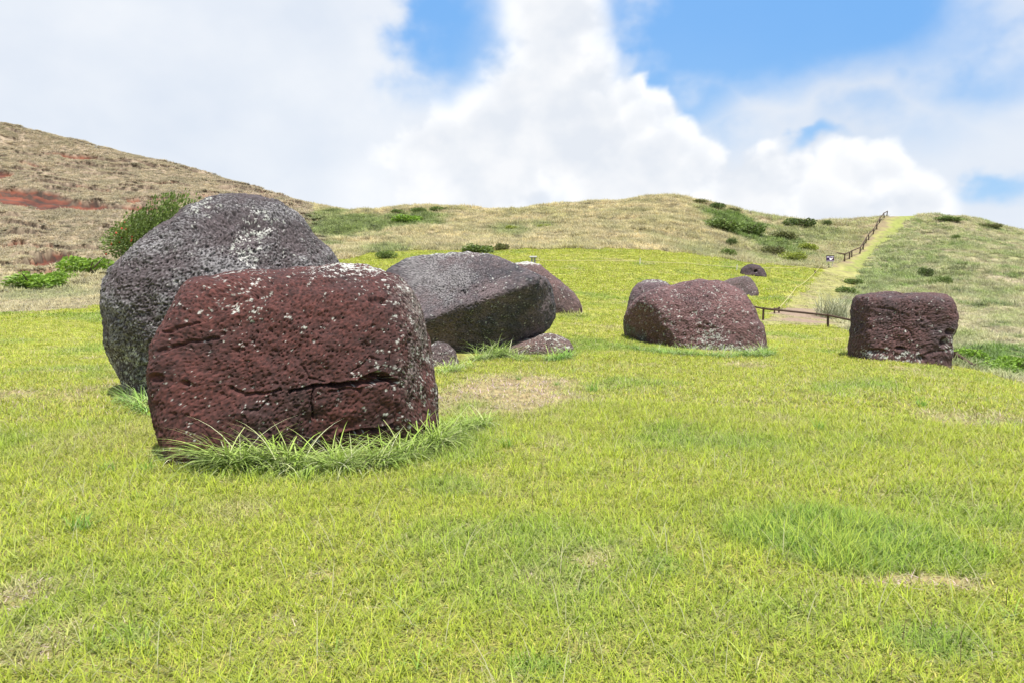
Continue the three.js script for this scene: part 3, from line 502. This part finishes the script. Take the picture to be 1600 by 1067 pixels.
// ---------------------------------------------------------------- the lawn
{
  const lawn = thing('lawn_grass', ORIGIN, 'short coarse yellow-green grass covering the whole meadow', 'grass', null, 'stuff'), R = rng(101);
  const tallSpots = lushSpots.slice(0, 1);
  const kinds = [0, 1, 2, 3].map((k) => blades(200 + k, 20, 0.065, 0.068 + 0.006 * k, 0.0044 + 0.0009 * k, 1.0, { bend: 1.1, dry: 0.15 })), lists = kinds.map(() => []);
  const mids = [0, 1, 2].map((k) => blades(230 + k, 16, 0.13, 0.08, 0.012, 0.75, { steps: 2, dry: 0.16 })), midLists = mids.map(() => []);
  const fars = [0, 1].map((k) => blades(250 + k, 16, 0.26, 0.09, 0.026, 0.7, { steps: 2 })), farLists = fars.map(() => []);
  const tall = blades(271, 16, 0.07, 0.13, 0.0052, 0.42, { bend: 0.8, dry: 0.1 }), tallList = [];
  const rings = [[1.3, 3.6, 900, kinds, lists, 0.9], [3.6, 6, 700, kinds, lists, 1], [6, 10, 430, kinds, lists, 1.15], [10, 19, 150, mids, midLists, 1.05], [19, 33, 60, mids, midLists, 1.3], [33, 60, 26, fars, farLists, 1.15]];
  for (const [r0, r1, density, geo, list, size] of rings) {
    const span = 1.56, count = Math.round(span / 2 * (r1 * r1 - r0 * r0) * density);
    for (let i = 0; i < count; i++) {
      const r = Math.sqrt(r0 * r0 + R() * (r1 * r1 - r0 * r0)), t = (R() - 0.5) * span, x = r * Math.sin(t), z = -r * Math.cos(t), q = polar(x, z), a = R(), b = R(), e = R(), f = R();
      const zn = zoneOf(q.px, q.D, x, z, q.ahead);
      if (zn === 1) { const [c, dirt] = pathColor(q.px, q.D, x, z); if (b > dirt * 1.1) list[Math.floor(a * geo.length)].push([x, heightPolar(x, z, q), z, e * 6.28, size * 0.8, 0.5, c.map((v) => v * (0.8 + 0.5 * f))]); continue; }
      if (zn !== 0 || covered(x, z)) continue;
      const s = lawnState(x, z);
      if (b < s.dead * 0.72) continue;
      let c = mixc(mixc(GRASS, LUSH, clamp(s.lush + 0.22 * (f - 0.5))), DEAD, clamp(s.dead * (0.5 + 0.9 * e) + (f > 0.93 ? 0.5 : 0)));
      c = c.map((v) => v * (0.72 + 0.56 * a));
      list[Math.floor(e * 0.999 * geo.length)].push([x, heightPolar(x, z, q), z, f * 6.28 * 5, size * (0.75 + 0.5 * b), 0.75 + 0.5 * a - 0.3 * s.dead + 0.35 * s.lush, c]);
    }
  }
  kinds.forEach((g, k) => scatter('grass_blades', g, bladeMat, lists[k], lawn));
  const coarse = [0, 1].map((k) => blades(260 + k, 16 + 6 * k, 0.05, 0.15 + 0.03 * k, 0.0075, 1.0, { bend: 0.9, steps: 4, dry: 0.1 })), coarseLists = [[], []];
  for (let i = 0; i < 900; i++) {
    const r = Math.sqrt(4 + R() * 250), t = (R() - 0.5) * 1.5, x = r * Math.sin(t), z = -r * Math.cos(t), q = polar(x, z), a = R(), b = R(), e = R();
    if (zoneOf(q.px, q.D, x, z, q.ahead) || covered(x, z) || lawnState(x, z).dead > 0.75 || fbm(x * 0.6, z * 0.6, 90, 2) + 0.25 * (a - 0.5) < 0.04) continue;
    coarseLists[i % 2].push([x, heightPolar(x, z, q), z, b * 6.28, 0.55 + 0.6 * e, 0.6 + 0.3 * a, mixc([0.22, 0.34, 0.045], [0.44, 0.46, 0.10], a).map((v) => v * (0.8 + 0.3 * e))]);
  }
  coarse.forEach((g, k) => scatter('coarse_tufts', g, bladeMat, coarseLists[k], lawn));
  mids.forEach((g, k) => scatter('grass_blades', g, bladeMat, midLists[k], lawn));
  fars.forEach((g, k) => scatter('grass_blades', g, bladeMat, farLists[k], lawn));
  // dry seed stalks standing out of the turf
  const stalk = blades(281, 1, 0.001, 0.26, 0.0035, 0.5, { bend: 1.1, dry: 0, steps: 5 }), stalk2 = blades(286, 1, 0.001, 0.24, 0.003, 0.25, { bend: 0.5, dry: 0, steps: 4 }), A = [], B = [];
  for (let i = 0; i < 5200; i++) {
    const r = 2 + 13 * Math.pow(R(), 0.8), t = (R() - 0.5) * 1.5, x = r * Math.sin(t), z = -r * Math.cos(t), q = polar(x, z); const a = R(), b = R(), c = R();
    if (zoneOf(q.px, q.D, x, z, q.ahead) || covered(x, z)) continue;
    if (c < 0.55) A.push([x, heightPolar(x, z, q), z, a * 6.28, 0.6 + 0.9 * b, 1, [0.62, 0.56, 0.32]]); else B.push([x, heightPolar(x, z, q), z, a * 6.28, 0.5 + 0.6 * b, 1, c < 0.8 ? [0.14, 0.08, 0.05] : [0.42, 0.42, 0.12]]);
  }
  scatter('seed_stalks', stalk, strawMat, A, lawn); scatter('seed_stalks', stalk2, strawMat, B, lawn);
  // the taller green patches
  const names = ['long oval patch of taller green grass in the right foreground'];
  tallSpots.forEach((s, n) => {
    const L = [];
    for (let i = 0; i < 5200 * s.rx * s.rz * 0.10 + 150; i++) {
      const a = R() * 6.283, d = Math.sqrt(R()) * 1.15, x = s.x + Math.cos(a) * d * s.rx, z = s.z + Math.sin(a) * d * s.rz, u = R(), v = R(), w = noise(x * 1.1, z * 1.1, 21) * 0.35 + noise(x * 3.7, z * 3.7, 5) * 0.3;
      if (d + w > 0.55 + 0.6 * R()) continue;
      L.push([x, height(x, z), z, v * 6.28, 0.75 + 0.5 * u, 0.85 + 0.3 * v, mixc([0.28, 0.385, 0.045], [0.42, 0.46, 0.065], u).map((k) => k * (0.75 + 0.5 * v))]);
    }
    const p = thing('grass_patch', ORIGIN, names[n], 'grass', null, 'stuff');
    scatter('grass_blades', tall, bladeMat, L, p);
  });
}

// ---------------------------------------------------------------- long grass against the stones
{
  const long = [0, 1, 2].map((k) => blades(300 + k, 15, 0.06, 0.48, 0.013, 0.7, { bend: 2.2, steps: 6, dry: 0.16 }));
  // each fringe: pixels along the foot of the stone, row count, size
  const fringes = [
    ['thick arching long grass along the foot of the cracked red stone', [[312, 728, 0.5], [328, 731, 0.9], [350, 733, 1.2], [385, 736, 1.3], [425, 737, 1.2], [465, 738, 1.1], [505, 738, 1.0], [545, 736, 0.9], [580, 734, 0.8], [605, 728, 1.0], [640, 714, 1.15], [675, 698, 1.1], [705, 684, 1.0], [735, 672, 0.8], [760, 662, 0.7]], 250, 0.12, [0.235, 0.315, 0.042]],
    ['tuft of long grass at the left foot of the tall grey dome', [[192, 622, 0.7], [215, 634, 1], [240, 648, 1]], 30, 0.15, [0.20, 0.34, 0.055]],
    ['long pale grass tuft where the slanting drum meets its slab', [[742, 566, 0.8], [762, 560, 1.3], [780, 556, 1.4], [800, 558, 1], [820, 566, 0.7]], 50, 0.18, [0.27, 0.36, 0.07]],
    ['wispy grass before the small stone between red stone and drum', [[690, 584, 0.9], [710, 580, 0.9], [728, 574, 0.8]], 22, 0.15, [0.33, 0.42, 0.09]],
    ['low ragged grass along the front of the humped maroon stone', [[972, 542, 0.5], [1010, 549, 0.6], [1050, 554, 0.8], [1100, 557, 0.85], [1150, 558, 0.9], [1185, 557, 1.0], [1202, 553, 0.9]], 130, 0.18, [0.20, 0.33, 0.05]],
    ['small tuft of grass at the right foot of the white-capped stone', [[880, 494, 0.7], [906, 494, 1]], 16, 0.2, [0.36, 0.37, 0.08]],
    ['fresh green weeds around the right end of the low slab', [[855, 566, 0.8], [872, 562, 1], [895, 556, 0.9]], 26, 0.14, [0.22, 0.38, 0.05]],
    ['ragged grass at the bottom left corner of the cracked red stone', [[262, 716, 0.6], [282, 724, 0.8], [300, 724, 0.7]], 22, 0.12, [0.26, 0.40, 0.06]],
  ];
  fringes.forEach(([label, line, count, width, color], n) => {
    const R = rng(400 + n), L = long.map(() => []);
    const P = line.map(([a, b, k]) => ({ ...ground(a, b), k }));
    for (let i = 0; i < count; i++) {
      const t = R() * (P.length - 1); if (n === 0 && noise(t * 1.9, 3.3, 8) < -0.05 - 0.35 * R()) continue;
      const k = Math.min(P.length - 2, Math.floor(t)), u = t - k, x = lerp(P[k].x, P[k + 1].x, u) + (R() - 0.5) * width * 1.4, z = lerp(P[k].z, P[k + 1].z, u) + (R() - 0.7) * width * 2.2, s = lerp(P[k].k, P[k + 1].k, u), a = R(), b = R();
      L[i % 3].push([x, height(x, z), z, a * 6.28, s * (0.7 + 0.5 * b), 0.8 + 0.15 * a, mixc(color, [0.42, 0.46, 0.15], Math.pow(R(), 3.5)).map((v) => v * (0.75 + 0.5 * b))]);
    }
    const o = thing('long_grass', ORIGIN, label, 'grass', null, 'stuff');
    long.forEach((g, k) => scatter('grass_blades', g, fringeMat, L[k], o));
  });
  // single tufts on the lawn
  const tuft = blades(330, 46, 0.08, 0.2, 0.008, 0.55, { bend: 0.8, steps: 4, dry: 0.05 });
  const spots = [[925, 612, 1.15, 'bright green grass tuft right of the bare brown patch'], [790, 698, 0.9, 'pale green tuft just beyond the long grass right of the red stone'], [1440, 634, 0.9, 'small green tuft on the lawn below the square block'], [125, 828, 0.9, 'spreading grass tuft in the left foreground lawn'], [228, 738, 0.7, 'green tuft on the lawn just left of the cracked red stone'], [170, 738, 0.8, 'broad green tuft farther left of the cracked red stone'], [1280, 672, 0.8, 'faint green tuft midway between the square block and the tall patch'], [870, 602, 0.6, 'tiny green tuft inside the bare brown patch'], [810, 593, 0.6, 'green sprig on the upper rim of the bare brown patch']];
  const first = new THREE.Mesh(tuft, leafy({ color: new THREE.Color().setRGB(0.21, 0.36, 0.045) })); first.castShadow = first.receiveShadow = true;
  spots.forEach(([px, py, s, label], i) => { const g = ground(px, py), m = i ? first.clone() : first; m.name = numbered('grass_tuft'); m.position.set(g.x, g.y, g.z); m.rotation.y = i * 1.7; m.scale.setScalar(s); tag(m, label, 'grass tuft', 'green tufts on the lawn'); scene.add(m); });
}

// ---------------------------------------------------------------- grass on the hills
{
  const R = rng(505), dry = [0, 1, 2].map((k) => blades(500 + k, 24, 0.28, 0.40, 0.035, 0.85, { bend: 1.0, steps: 2, dry: 0 })), mat = [0, 1].map((k) => blades(520 + k, 24, 0.36, 0.28, 0.05, 1.05, { bend: 0.9, steps: 2, dry: 0 }));
  const weeds = blades(540, 20, 0.24, 0.3, 0.06, 0.7, { bend: 0.8, steps: 2, dry: 0 });
  const names = { 2: ['hill_grass', 'matted grey-tan dry grass over the left hill'], 3: ['bank_grass', 'tall blond dry grass over the bank behind the meadow'], 4: ['hillside_grass', 'mixed green and straw grass over the right hillside'] };
  const lists = { 2: [[], [], [], []], 3: [[], [], [], []], 4: [[], [], [], []] };
  for (const [r0, r1, density, t0, t1] of [[14, 40, 24, 0.36, 0.78], [40, 62, 18, 0.3, 0.78], [62, 112, 11, 0.27, 0.78], [52, 112, 19, -0.26, 0.30], [28, 56, 20, -0.76, -0.2], [56, 105, 15, -0.76, -0.2], [105, 176, 13, -0.76, -0.2]]) {
    const count = Math.round((t1 - t0) / 2 * (r1 * r1 - r0 * r0) * density);
    for (let i = 0; i < count; i++) {
      const r = Math.sqrt(r0 * r0 + R() * (r1 * r1 - r0 * r0)), t = lerp(t0, t1, R()), x = r * Math.sin(t), z = -r * Math.cos(t), q = polar(x, z), a = R(), b = R(), e = R(), zn = zoneOf(q.px, q.D, x, z, q.ahead);
      if (zn < 2) continue;
      if (q.D > crestOf[Math.round(clamp((q.px - PX0) / PXS, 0, NC - 1))] + 5) continue;
      if (zn === 2 && bare(q.px, q.D) > 0.25 + 0.3 * a) continue;
      const g = greenness(q.px, q.D, x, z), y = heightPolar(x, z, q), c = hillColor(zn, q.px, q.D, x, z, e), rough = 0.75 + 0.6 * Math.max(0, 0.4 + noise(x * 0.5, z * 0.5, 30));
      const low = zn === 2 ? smooth(34, 30, q.D) : 0;
      lists[zn][g > 0.25 + 0.5 * a ? 3 : Math.floor(b * (zn === 2 ? 1.999 : 2.999))].push([x, y, z, zn === 2 ? (e - 0.5) * 2.2 : (e - 0.5) * 3, (zn === 4 ? 0.78 : zn === 2 ? 0.8 : 0.95) * (0.7 + 0.6 * a) * rough * (q.D < 40 ? 0.75 : 1), 0.8 + 0.4 * b, c]);
    }
  }
  for (const zn of [2, 3, 4]) { const o = thing(names[zn][0], ORIGIN, names[zn][1], 'grass', null, 'stuff'), geo = zn === 2 ? mat : dry; geo.forEach((g, k) => scatter('grass_blades', g, strawMat, lists[zn][k], o)); scatter('weed_leaves', weeds, bladeMat, lists[zn][3], o); }
}

// ---------------------------------------------------------------- shrubs
function leaves(seed, n, lobes, size, flat = 0.8) {
  const R = rng(seed), p = [], c = [], ix = [], L = [];
  for (let i = 0; i < lobes; i++) { const a = R() * 6.283, d = 0.62 * Math.sqrt(R()); L.push([Math.cos(a) * d * 0.8, 0.28 + 0.42 * R() * (1 - d * 0.7), Math.sin(a) * d * 0.8, 0.22 + 0.2 * R()]); }
  for (let i = 0; i < n; i++) {
    const [lx, ly, lz, lr] = L[Math.floor(R() * lobes)], u = R() * 2 - 1, a = R() * 6.283, s = Math.sqrt(1 - u * u), rr = lr * (0.55 + 0.5 * Math.pow(R(), 0.5)), nx = s * Math.cos(a), ny = u, nz = s * Math.sin(a);
    const x = lx + nx * rr, y = Math.max(0.02, ly + ny * rr * flat), z = lz + nz * rr;
    const A = new THREE.Vector3(R() - 0.5 + nx * 0.6, R() - 0.2 + ny * 0.4, R() - 0.5 + nz * 0.6).normalize(), B = new THREE.Vector3(R() - 0.5, R() - 0.5, R() - 0.5).cross(A).normalize(), l = size * (0.6 + 0.8 * R()), w = l * 0.34, t = 0.6 + 0.8 * R(), o = p.length / 3;
    p.push(x, y, z, x + A.x * l * 0.5 + B.x * w, y + A.y * l * 0.5 + B.y * w, z + A.z * l * 0.5 + B.z * w, x + A.x * l, y + A.y * l - l * 0.1, z + A.z * l, x + A.x * l * 0.5 - B.x * w, y + A.y * l * 0.5 - B.y * w, z + A.z * l * 0.5 - B.z * w);
    for (let k = 0; k < 4; k++) c.push(t, t, t * 0.9); ix.push(o, o + 1, o + 2, o, o + 2, o + 3);
  }
  const g = new THREE.BufferGeometry(); g.setAttribute('position', new THREE.Float32BufferAttribute(p, 3)); g.setAttribute('color', new THREE.Float32BufferAttribute(c, 3)); g.setIndex(ix); g.computeVertexNormals(); return g;
}
function stems(seed, n) {
  const R = rng(seed), parts = [];
  for (let i = 0; i < n; i++) { const a = R() * 6.283, d = 0.25 + 0.35 * R(), h = 0.4 + 0.4 * R(); parts.push(new THREE.TubeGeometry(new THREE.CatmullRomCurve3([new THREE.Vector3(0.03 * Math.cos(a), -0.05, 0.03 * Math.sin(a)), new THREE.Vector3(0.5 * d * Math.cos(a), h * 0.6, 0.5 * d * Math.sin(a)), new THREE.Vector3(d * Math.cos(a), h, d * Math.sin(a))]), 5, 0.018, 5)); }
  return mergeGeometries(parts);
}
const bark = surface({ name: 'bark', color: new THREE.Color().setRGB(0.12, 0.09, 0.065) });
{
  const shapes = [leaves(601, 1500, 11, 0.12), leaves(602, 1300, 9, 0.12), leaves(603, 1500, 14, 0.10, 0.7)], stem = stems(610, 6);
  const tones = { dark: [0.13, 0.18, 0.055], mid: [0.17, 0.24, 0.06], bright: [0.24, 0.38, 0.05], yellow: [0.33, 0.38, 0.07], olive: [0.19, 0.20, 0.075] };
  const mats = Object.fromEntries(Object.entries(tones).map(([k, v]) => [k, leafy({ name: k + ' leaves', color: new THREE.Color().setRGB(...v) })]));
  const list = [
    [52, 450, 92, 28, 'bright', 'low bright green bush at the foot of the left hill, nearest the frame edge'], [138, 428, 78, 34, 'bright', 'rounded bright green bush beside the red-flowered shrub'], [98, 440, 44, 20, 'bright', 'small green bush between the two larger bushes below the left hill'],
    [745, 395, 56, 16, 'mid', 'dark green bush at the meadow edge above the slanting drum'], [786, 391, 26, 13, 'olive', 'small olive bush just right of the dark bush above the slanting drum'], [606, 404, 36, 14, 'mid', 'green bush at the bank foot above the left end of the slanting drum'],
    [634, 349, 52, 16, 'bright', 'light green shrub high on the bank left of centre'], [688, 330, 34, 9, 'mid', 'thin green shrub on the skyline left of centre'], [655, 332, 30, 9, 'mid', 'skyline shrub next left of the thin one, left of centre'], [620, 334, 24, 8, 'mid', 'small shrub on the skyline farthest left on the bank'],
    [800, 360, 22, 9, 'yellow', 'left one of two faint green shrubs on the middle of the bank'], [852, 358, 26, 9, 'yellow', 'right one of two faint green shrubs on the middle of the bank'],
    [1128, 362, 62, 24, 'mid', 'wide green shrub on the bank below the hump, left of two'], [1170, 366, 50, 21, 'mid', 'wide green shrub on the bank below the hump, right of two'], [1145, 386, 20, 15, 'dark', 'little dark green shrub under the two wide shrubs'], [1138, 402, 26, 15, 'mid', 'green bush at the meadow edge above the wedge stone'],
    [1124, 326, 34, 11, 'dark', 'dark shrub on the skyline just right of the hump'], [1095, 318, 26, 8, 'olive', 'small olive shrub on the skyline at the hump top'], [1145, 332, 26, 8, 'olive', 'third skyline shrub down from the hump top'], [1250, 354, 48, 17, 'dark', 'dark spreading shrub on the skyline left of the fence'], [1292, 352, 18, 9, 'dark', 'small dark skyline shrub between the spreading shrub and the fence'], [1225, 374, 40, 15, 'olive', 'olive shrub on the bank under the dark spreading shrub'],
    [1208, 398, 36, 16, 'olive', 'olive bush behind the small dome stone'], [1240, 408, 46, 18, 'yellow', 'yellow-green bush at the meadow edge left of the signboard'], [1262, 392, 30, 14, 'yellow', 'yellow-green bush a little up the bank from the signboard'],
    [1447, 434, 22, 18, 'dark', 'darkest round shrub on the right hillside above the square block'], [1474, 445, 30, 15, 'mid', 'green shrub lower right of the darkest round shrub'], [1322, 460, 34, 14, 'mid', 'green shrub beside the footpath above the square block'], [1334, 445, 28, 12, 'mid', 'green shrub beside the footpath, a step farther up'], [1494, 374, 14, 8, 'mid', 'small green shrub high on the right hillside'], [1480, 345, 44, 9, 'mid', 'green shrub on the skyline of the right hillside'], [1545, 356, 40, 9, 'olive', 'olive shrub on the right skyline near the frame edge'], 
    [1555, 588, 70, 26, 'bright', 'bright green leafy growth behind the meadow lip, nearest the frame edge'], [1515, 566, 54, 26, 'bright', 'bright green leafy growth behind the meadow lip, beside the square block'], [1590, 580, 60, 30, 'bright', 'bright green leafy growth cut by the right frame edge'],
  ];
  let firsts = {};
  list.forEach(([px, py, w, h, tone, label], i) => {
    const g = ground(px, py, px > 1480 && py > 540 ? 17 : 27), k = i % 3, key = k + tone; let o;
    if (firsts[key]) { o = firsts[key].clone(); o.name = numbered('shrub'); scene.add(o); o.position.set(g.x, g.y, g.z); tag(o, label, 'shrub', 'shrubs on the slopes'); }
    else { o = firsts[key] = thing('shrub', g, label, 'shrub', 'shrubs on the slopes'); mesh('foliage', shapes[k], mats[tone], o); mesh('stem', stem, bark, o); }
    const s = w / FOCAL * g.D / 1.5; o.scale.set(s, h / FOCAL * g.D / 0.86, s); o.rotation.y = i * 2.1; o.position.y -= 0.08 * s;
  });
  // flowering shrub behind the dome
  const g = ground(236, 415, 27), D = g.D, bush = thing('flowering_shrub', g, 'tall green shrub with orange-red flowers on the slope behind the grey dome', 'shrub');
  const f = leaves(640, 9000, 30, 0.05, 0.95), pos = f.attributes.position, sc = FOCAL / D;
  const shape = (x, y) => [x, y * lerp(0.62, 1.35, smooth(-0.7, 0.8, x))];
  for (let i = 0; i < pos.count; i++) pos.setY(i, shape(pos.getX(i), pos.getY(i))[1]);
  f.computeVertexNormals();
  const sx = 150 / sc / 1.6, sy = 98 / sc / 0.98;
  f.scale(sx, sy, sx * 0.7); mesh('foliage', f, mats.mid, bush);
  const st = stems(641, 9); st.scale(sx, sy * 0.9, sx * 0.7); mesh('stem', st, bark, bush);
  const R = rng(650), fl = [], petal = new THREE.IcosahedronGeometry(0.075, 0);
  for (let i = 0; i < 110; i++) { const k = Math.floor(R() * pos.count); const x = f.attributes.position.getX(k); if (x > -0.12 * sx + (R() - 0.5) * sx * 0.5) continue; const q = petal.clone(); q.scale(1, 0.7 + R() * 0.6, 1); q.translate(x, f.attributes.position.getY(k), f.attributes.position.getZ(k) + 0.06); fl.push(q); }
  const flowers = mesh('flowers', mergeGeometries(fl), surface({ name: 'flowers', color: new THREE.Color().setRGB(0.55, 0.09, 0.04), roughness: 0.7 }), bush); flowers.userData.kind = 'stuff';
  bush.rotation.y = -0.0;
  // pale feathery grass beside the square block
  const fg = ground(1300, 497, 27), feather = blades(660, 260, 0.5, 1.0, 0.02, 0.35, { bend: 1.0, steps: 4, dry: 0 });
  const fm = mesh('feather_grass', feather, leafy({ color: new THREE.Color().setRGB(0.42, 0.40, 0.28), transmission: 0.2 }), scene); fm.position.set(fg.x, fg.y, fg.z); fm.scale.setScalar(1.25); tag(fm, 'pale feathery grass clump between the footpath and the square block', 'grass');
}

// ---------------------------------------------------------------- fences, rope, signs
const wood = (() => {
  const w = 64, h = 256, d = new Uint8Array(w * h * 4);
  for (let y = 0; y < h; y++) for (let x = 0; x < w; x++) { const n = 0.5 + 0.9 * fbm(x * 0.22, y * 0.018, 3, 4), o = (y * w + x) * 4; d[o] = 60 + 62 * n; d[o + 1] = 46 + 52 * n; d[o + 2] = 38 + 44 * n; d[o + 3] = 255; }
  const t = new THREE.DataTexture(d, w, h); t.colorSpace = THREE.SRGBColorSpace; t.magFilter = THREE.LinearFilter; t.wrapS = t.wrapT = THREE.RepeatWrapping; t.needsUpdate = true;
  return surface({ name: 'weathered wood', map: t, bumpMap: t, bumpScale: 0.004, roughness: 0.9, color: new THREE.Color().setRGB(0.72, 0.68, 0.66) });
})();
function pole(a, b, r0, r1) {                                            // a rough round pole from a to b
  const d = b.clone().sub(a), g = new THREE.CylinderGeometry(r1, r0, d.length(), 9, 6), p = g.attributes.position;
  for (let i = 0; i < p.count; i++) { const k = 1 + 0.10 * noise(p.getX(i) * 20, p.getY(i) * 3 + a.x, p.getZ(i) * 20); p.setX(i, p.getX(i) * k); p.setZ(i, p.getZ(i) * k); }
  g.computeVertexNormals(); g.translate(0, d.length() / 2, 0);
  g.applyQuaternion(new THREE.Quaternion().setFromUnitVectors(new THREE.Vector3(0, 1, 0), d.clone().normalize())); g.translate(a.x, a.y, a.z); return g;
}
function fence(label, posts, r, rails, o3 = {}) {                         // posts: [foot pixel, depth, height, lean]
  const P = posts.map(([px, D, h]) => { const x = (px - W / 2) / FOCAL * D; return { x, z: -D, y: height(x, -D), h }; });
  const root = thing('wooden_fence', P[0], label, 'fence'), O = root.position, top = P.map((q, i) => new THREE.Vector3(q.x + 0.05 * Math.sin(i * 3), q.y + q.h, q.z).sub(O));
  P.forEach((q, i) => { if (q.h > 0.05 && !(o3.hidden ?? []).includes(i)) mesh('post', pole(new THREE.Vector3(q.x, q.y - 0.15, q.z).sub(O), top[i].clone().add(new THREE.Vector3(0, 0.03, 0)), r, r * 0.92), wood, root); });
  for (const [i, j] of rails) mesh('rail', pole(top[i].clone().add(new THREE.Vector3(0, -0.02, 0)), top[j].clone().add(new THREE.Vector3(0, -0.02, 0)), r * 0.9, r * 0.8), wood, root);
  return root;
}
fence('long rustic rail fence climbing along the left side of the footpath', [[1317.5, 64, 0.66], [1325, 65.5, 0.62], [1328.5, 67, 0.6], [1341, 69, 0.62], [1346, 71, 0.66], [1349.5, 74, 0.58], [1354, 76, 0.62], [1360.5, 78, 0.6], [1366, 80, 0.6], [1369.5, 83, 0.58], [1376.5, 85, 0.62], [1380.5, 87.5, 0.66]], 0.058, [[0, 1], [1, 2], [2, 3], [3, 4], [4, 5], [5, 6], [6, 7], [7, 8], [8, 9], [9, 10], [10, 11]]);
fence('low wooden rail barrier across the foot of the path, behind the block', [[1150, 29.2, 0.42], [1193, 27.6, 0.45], [1295, 25.4, 0.42], [1345, 23.6, 0.36], [1420, 20, 0.4], [1495, 17.2, 0.26], [1530, 16.4, 0.12]], 0.042, [[0, 1], [1, 2], [2, 3], [3, 4], [4, 5], [5, 6]]);
fence('short square wooden hoop where the rope is tied by the barrier', [[1210.5, 30, 0.2], [1217.5, 30.2, 0.22]], 0.035, [[0, 1]]);
function rope(label, ends, r, sag, name = 'rope') {
  const pts = []; for (let i = 0; i < ends.length - 1; i++) for (let k = 0; k < 8; k++) { const t = k / 8, p = ends[i].clone().lerp(ends[i + 1], t); p.y -= sag * 4 * t * (1 - t); pts.push(p); } pts.push(ends[ends.length - 1]);
  return tag(mesh(name, new THREE.TubeGeometry(new THREE.CatmullRomCurve3(pts), pts.length * 3, r, 5), surface({ name: 'rope', color: new THREE.Color().setRGB(0.55, 0.48, 0.26) }), scene), label, 'rope');
}
const overGround = (px, D, up) => { const x = (px - W / 2) / FOCAL * D; return new THREE.Vector3(x, height(x, -D) + up, -D); };
rope('pale yellow rope running up the left edge of the footpath', [overGround(1218, 30.2, 0.22), overGround(1243, 38, 0.18), overGround(1262, 46, 0.2), overGround(1283.5, 58.5, 0.3)], 0.013, 0.04);
rope('pale rope strung low across the far side of the meadow', [overGround(835, 46.5, 0.22), overGround(920, 46.5, 0.2), overGround(999, 46.5, 0.22), overGround(1075, 47.5, 0.2), overGround(1150, 48.6, 0.24), overGround(1230, 51, 0.2), overGround(1282, 58, 0.25)], 0.014, 0.02);
const stakeMat = surface({ name: 'white stake', color: new THREE.Color().setRGB(0.62, 0.60, 0.54) });
[[999, 46.5, 'left of two thin white stakes holding the far rope'], [1150, 48.6, 'right of two thin white stakes holding the far rope']].forEach(([px, D, label]) => { const b = overGround(px, D, -0.1); const m = mesh('rope_stake', pole(new THREE.Vector3(), new THREE.Vector3(0.02, 0.5, 0), 0.035, 0.03), stakeMat, scene); m.position.copy(b); tag(m, label, 'stake', 'thin white rope stakes'); });
[[1283.5, 58.5, 0.34, 'thin dark stake left of the signboard'], [1292.5, 59, 0.3, 'stubby dark stake right under the signboard'], [1272, 52, 0.22, 'dark stump beside the rope halfway up the path']].forEach(([px, D, h, label]) => { const b = overGround(px, D, -0.1); const m = mesh('wooden_stake', pole(new THREE.Vector3(), new THREE.Vector3(0.02, h + 0.1, 0), 0.07, 0.06), wood, scene); m.position.copy(b); tag(m, label, 'stake', 'dark wooden stakes by the path'); });
{
  const b = overGround(1295, 60, 0), s = thing('signboard', b, 'small dark purple signboard with white writing and a white pointing hand', 'sign');
  const cv = document.createElement('canvas'); cv.width = 192; cv.height = 148; const x = cv.getContext('2d');
  x.fillStyle = '#33184a'; x.fillRect(0, 0, 192, 148); x.fillStyle = '#1a0c1e'; x.fillRect(0, 0, 192, 24); x.fillStyle = '#3a1a33'; x.fillRect(96, 40, 96, 78); x.fillStyle = '#efe4f6'; x.fillRect(10, 30, 66, 18); x.fillRect(100, 30, 80, 12); x.fillStyle = '#8d7f90'; x.fillRect(0, 122, 192, 26);
  x.fillStyle = '#fff6fb'; x.beginPath(); x.moveTo(78, 62); x.quadraticCurveTo(92, 50, 104, 66); x.lineTo(120, 78); x.lineTo(158, 56); x.quadraticCurveTo(168, 58, 162, 70); x.lineTo(128, 104); x.quadraticCurveTo(100, 120, 84, 104); x.quadraticCurveTo(72, 84, 78, 62); x.fill();
  const t = new THREE.CanvasTexture(cv); t.colorSpace = THREE.SRGBColorSpace;
  const face = new THREE.BoxGeometry(0.64, 0.5, 0.035), m = surface({ name: 'sign print', map: t, roughness: 0.6 }), edge = surface({ name: 'sign edge', color: new THREE.Color().setRGB(0.06, 0.04, 0.05) });
  const bd = new THREE.Mesh(face, [edge, edge, edge, edge, m, edge]); bd.name = 'board'; bd.position.set(0, 0.62, 0); bd.rotation.x = -0.1; bd.castShadow = true; s.add(bd);
  for (const k of [-0.24, 0.24]) mesh('leg', pole(new THREE.Vector3(k, -0.1, -0.045), new THREE.Vector3(k, 0.86, -0.055), 0.025, 0.025), stakeMat, s);
}
{
  const b = overGround(833, 46.2, 0), s = thing('plaque_stand', b, 'small grey pedestal stand with a flat tray at the far side of the meadow', 'stand'), m = surface({ name: 'grey concrete', color: new THREE.Color().setRGB(0.30, 0.29, 0.27) });
  for (const k of [-0.09, 0.09]) { const g = new THREE.BoxGeometry(0.12, 0.44, 0.16); g.translate(k, 0.2, 0); mesh('leg', g, m, s); }
  const g = new THREE.BoxGeometry(0.46, 0.05, 0.34); g.rotateX(0.25); g.translate(0, 0.46, 0); mesh('tray', g, m, s);
}
{
  const b = overGround(1312, 68, 0.05), m = mesh('fallen_log', pole(new THREE.Vector3(-0.42, 0.16, 0), new THREE.Vector3(0.38, 0.02, 0.1), 0.07, 0.08), wood, scene); m.position.copy(b); tag(m, 'grey fallen log lying left of the lowest fence post', 'log');
}
renderer.render(scene, camera);
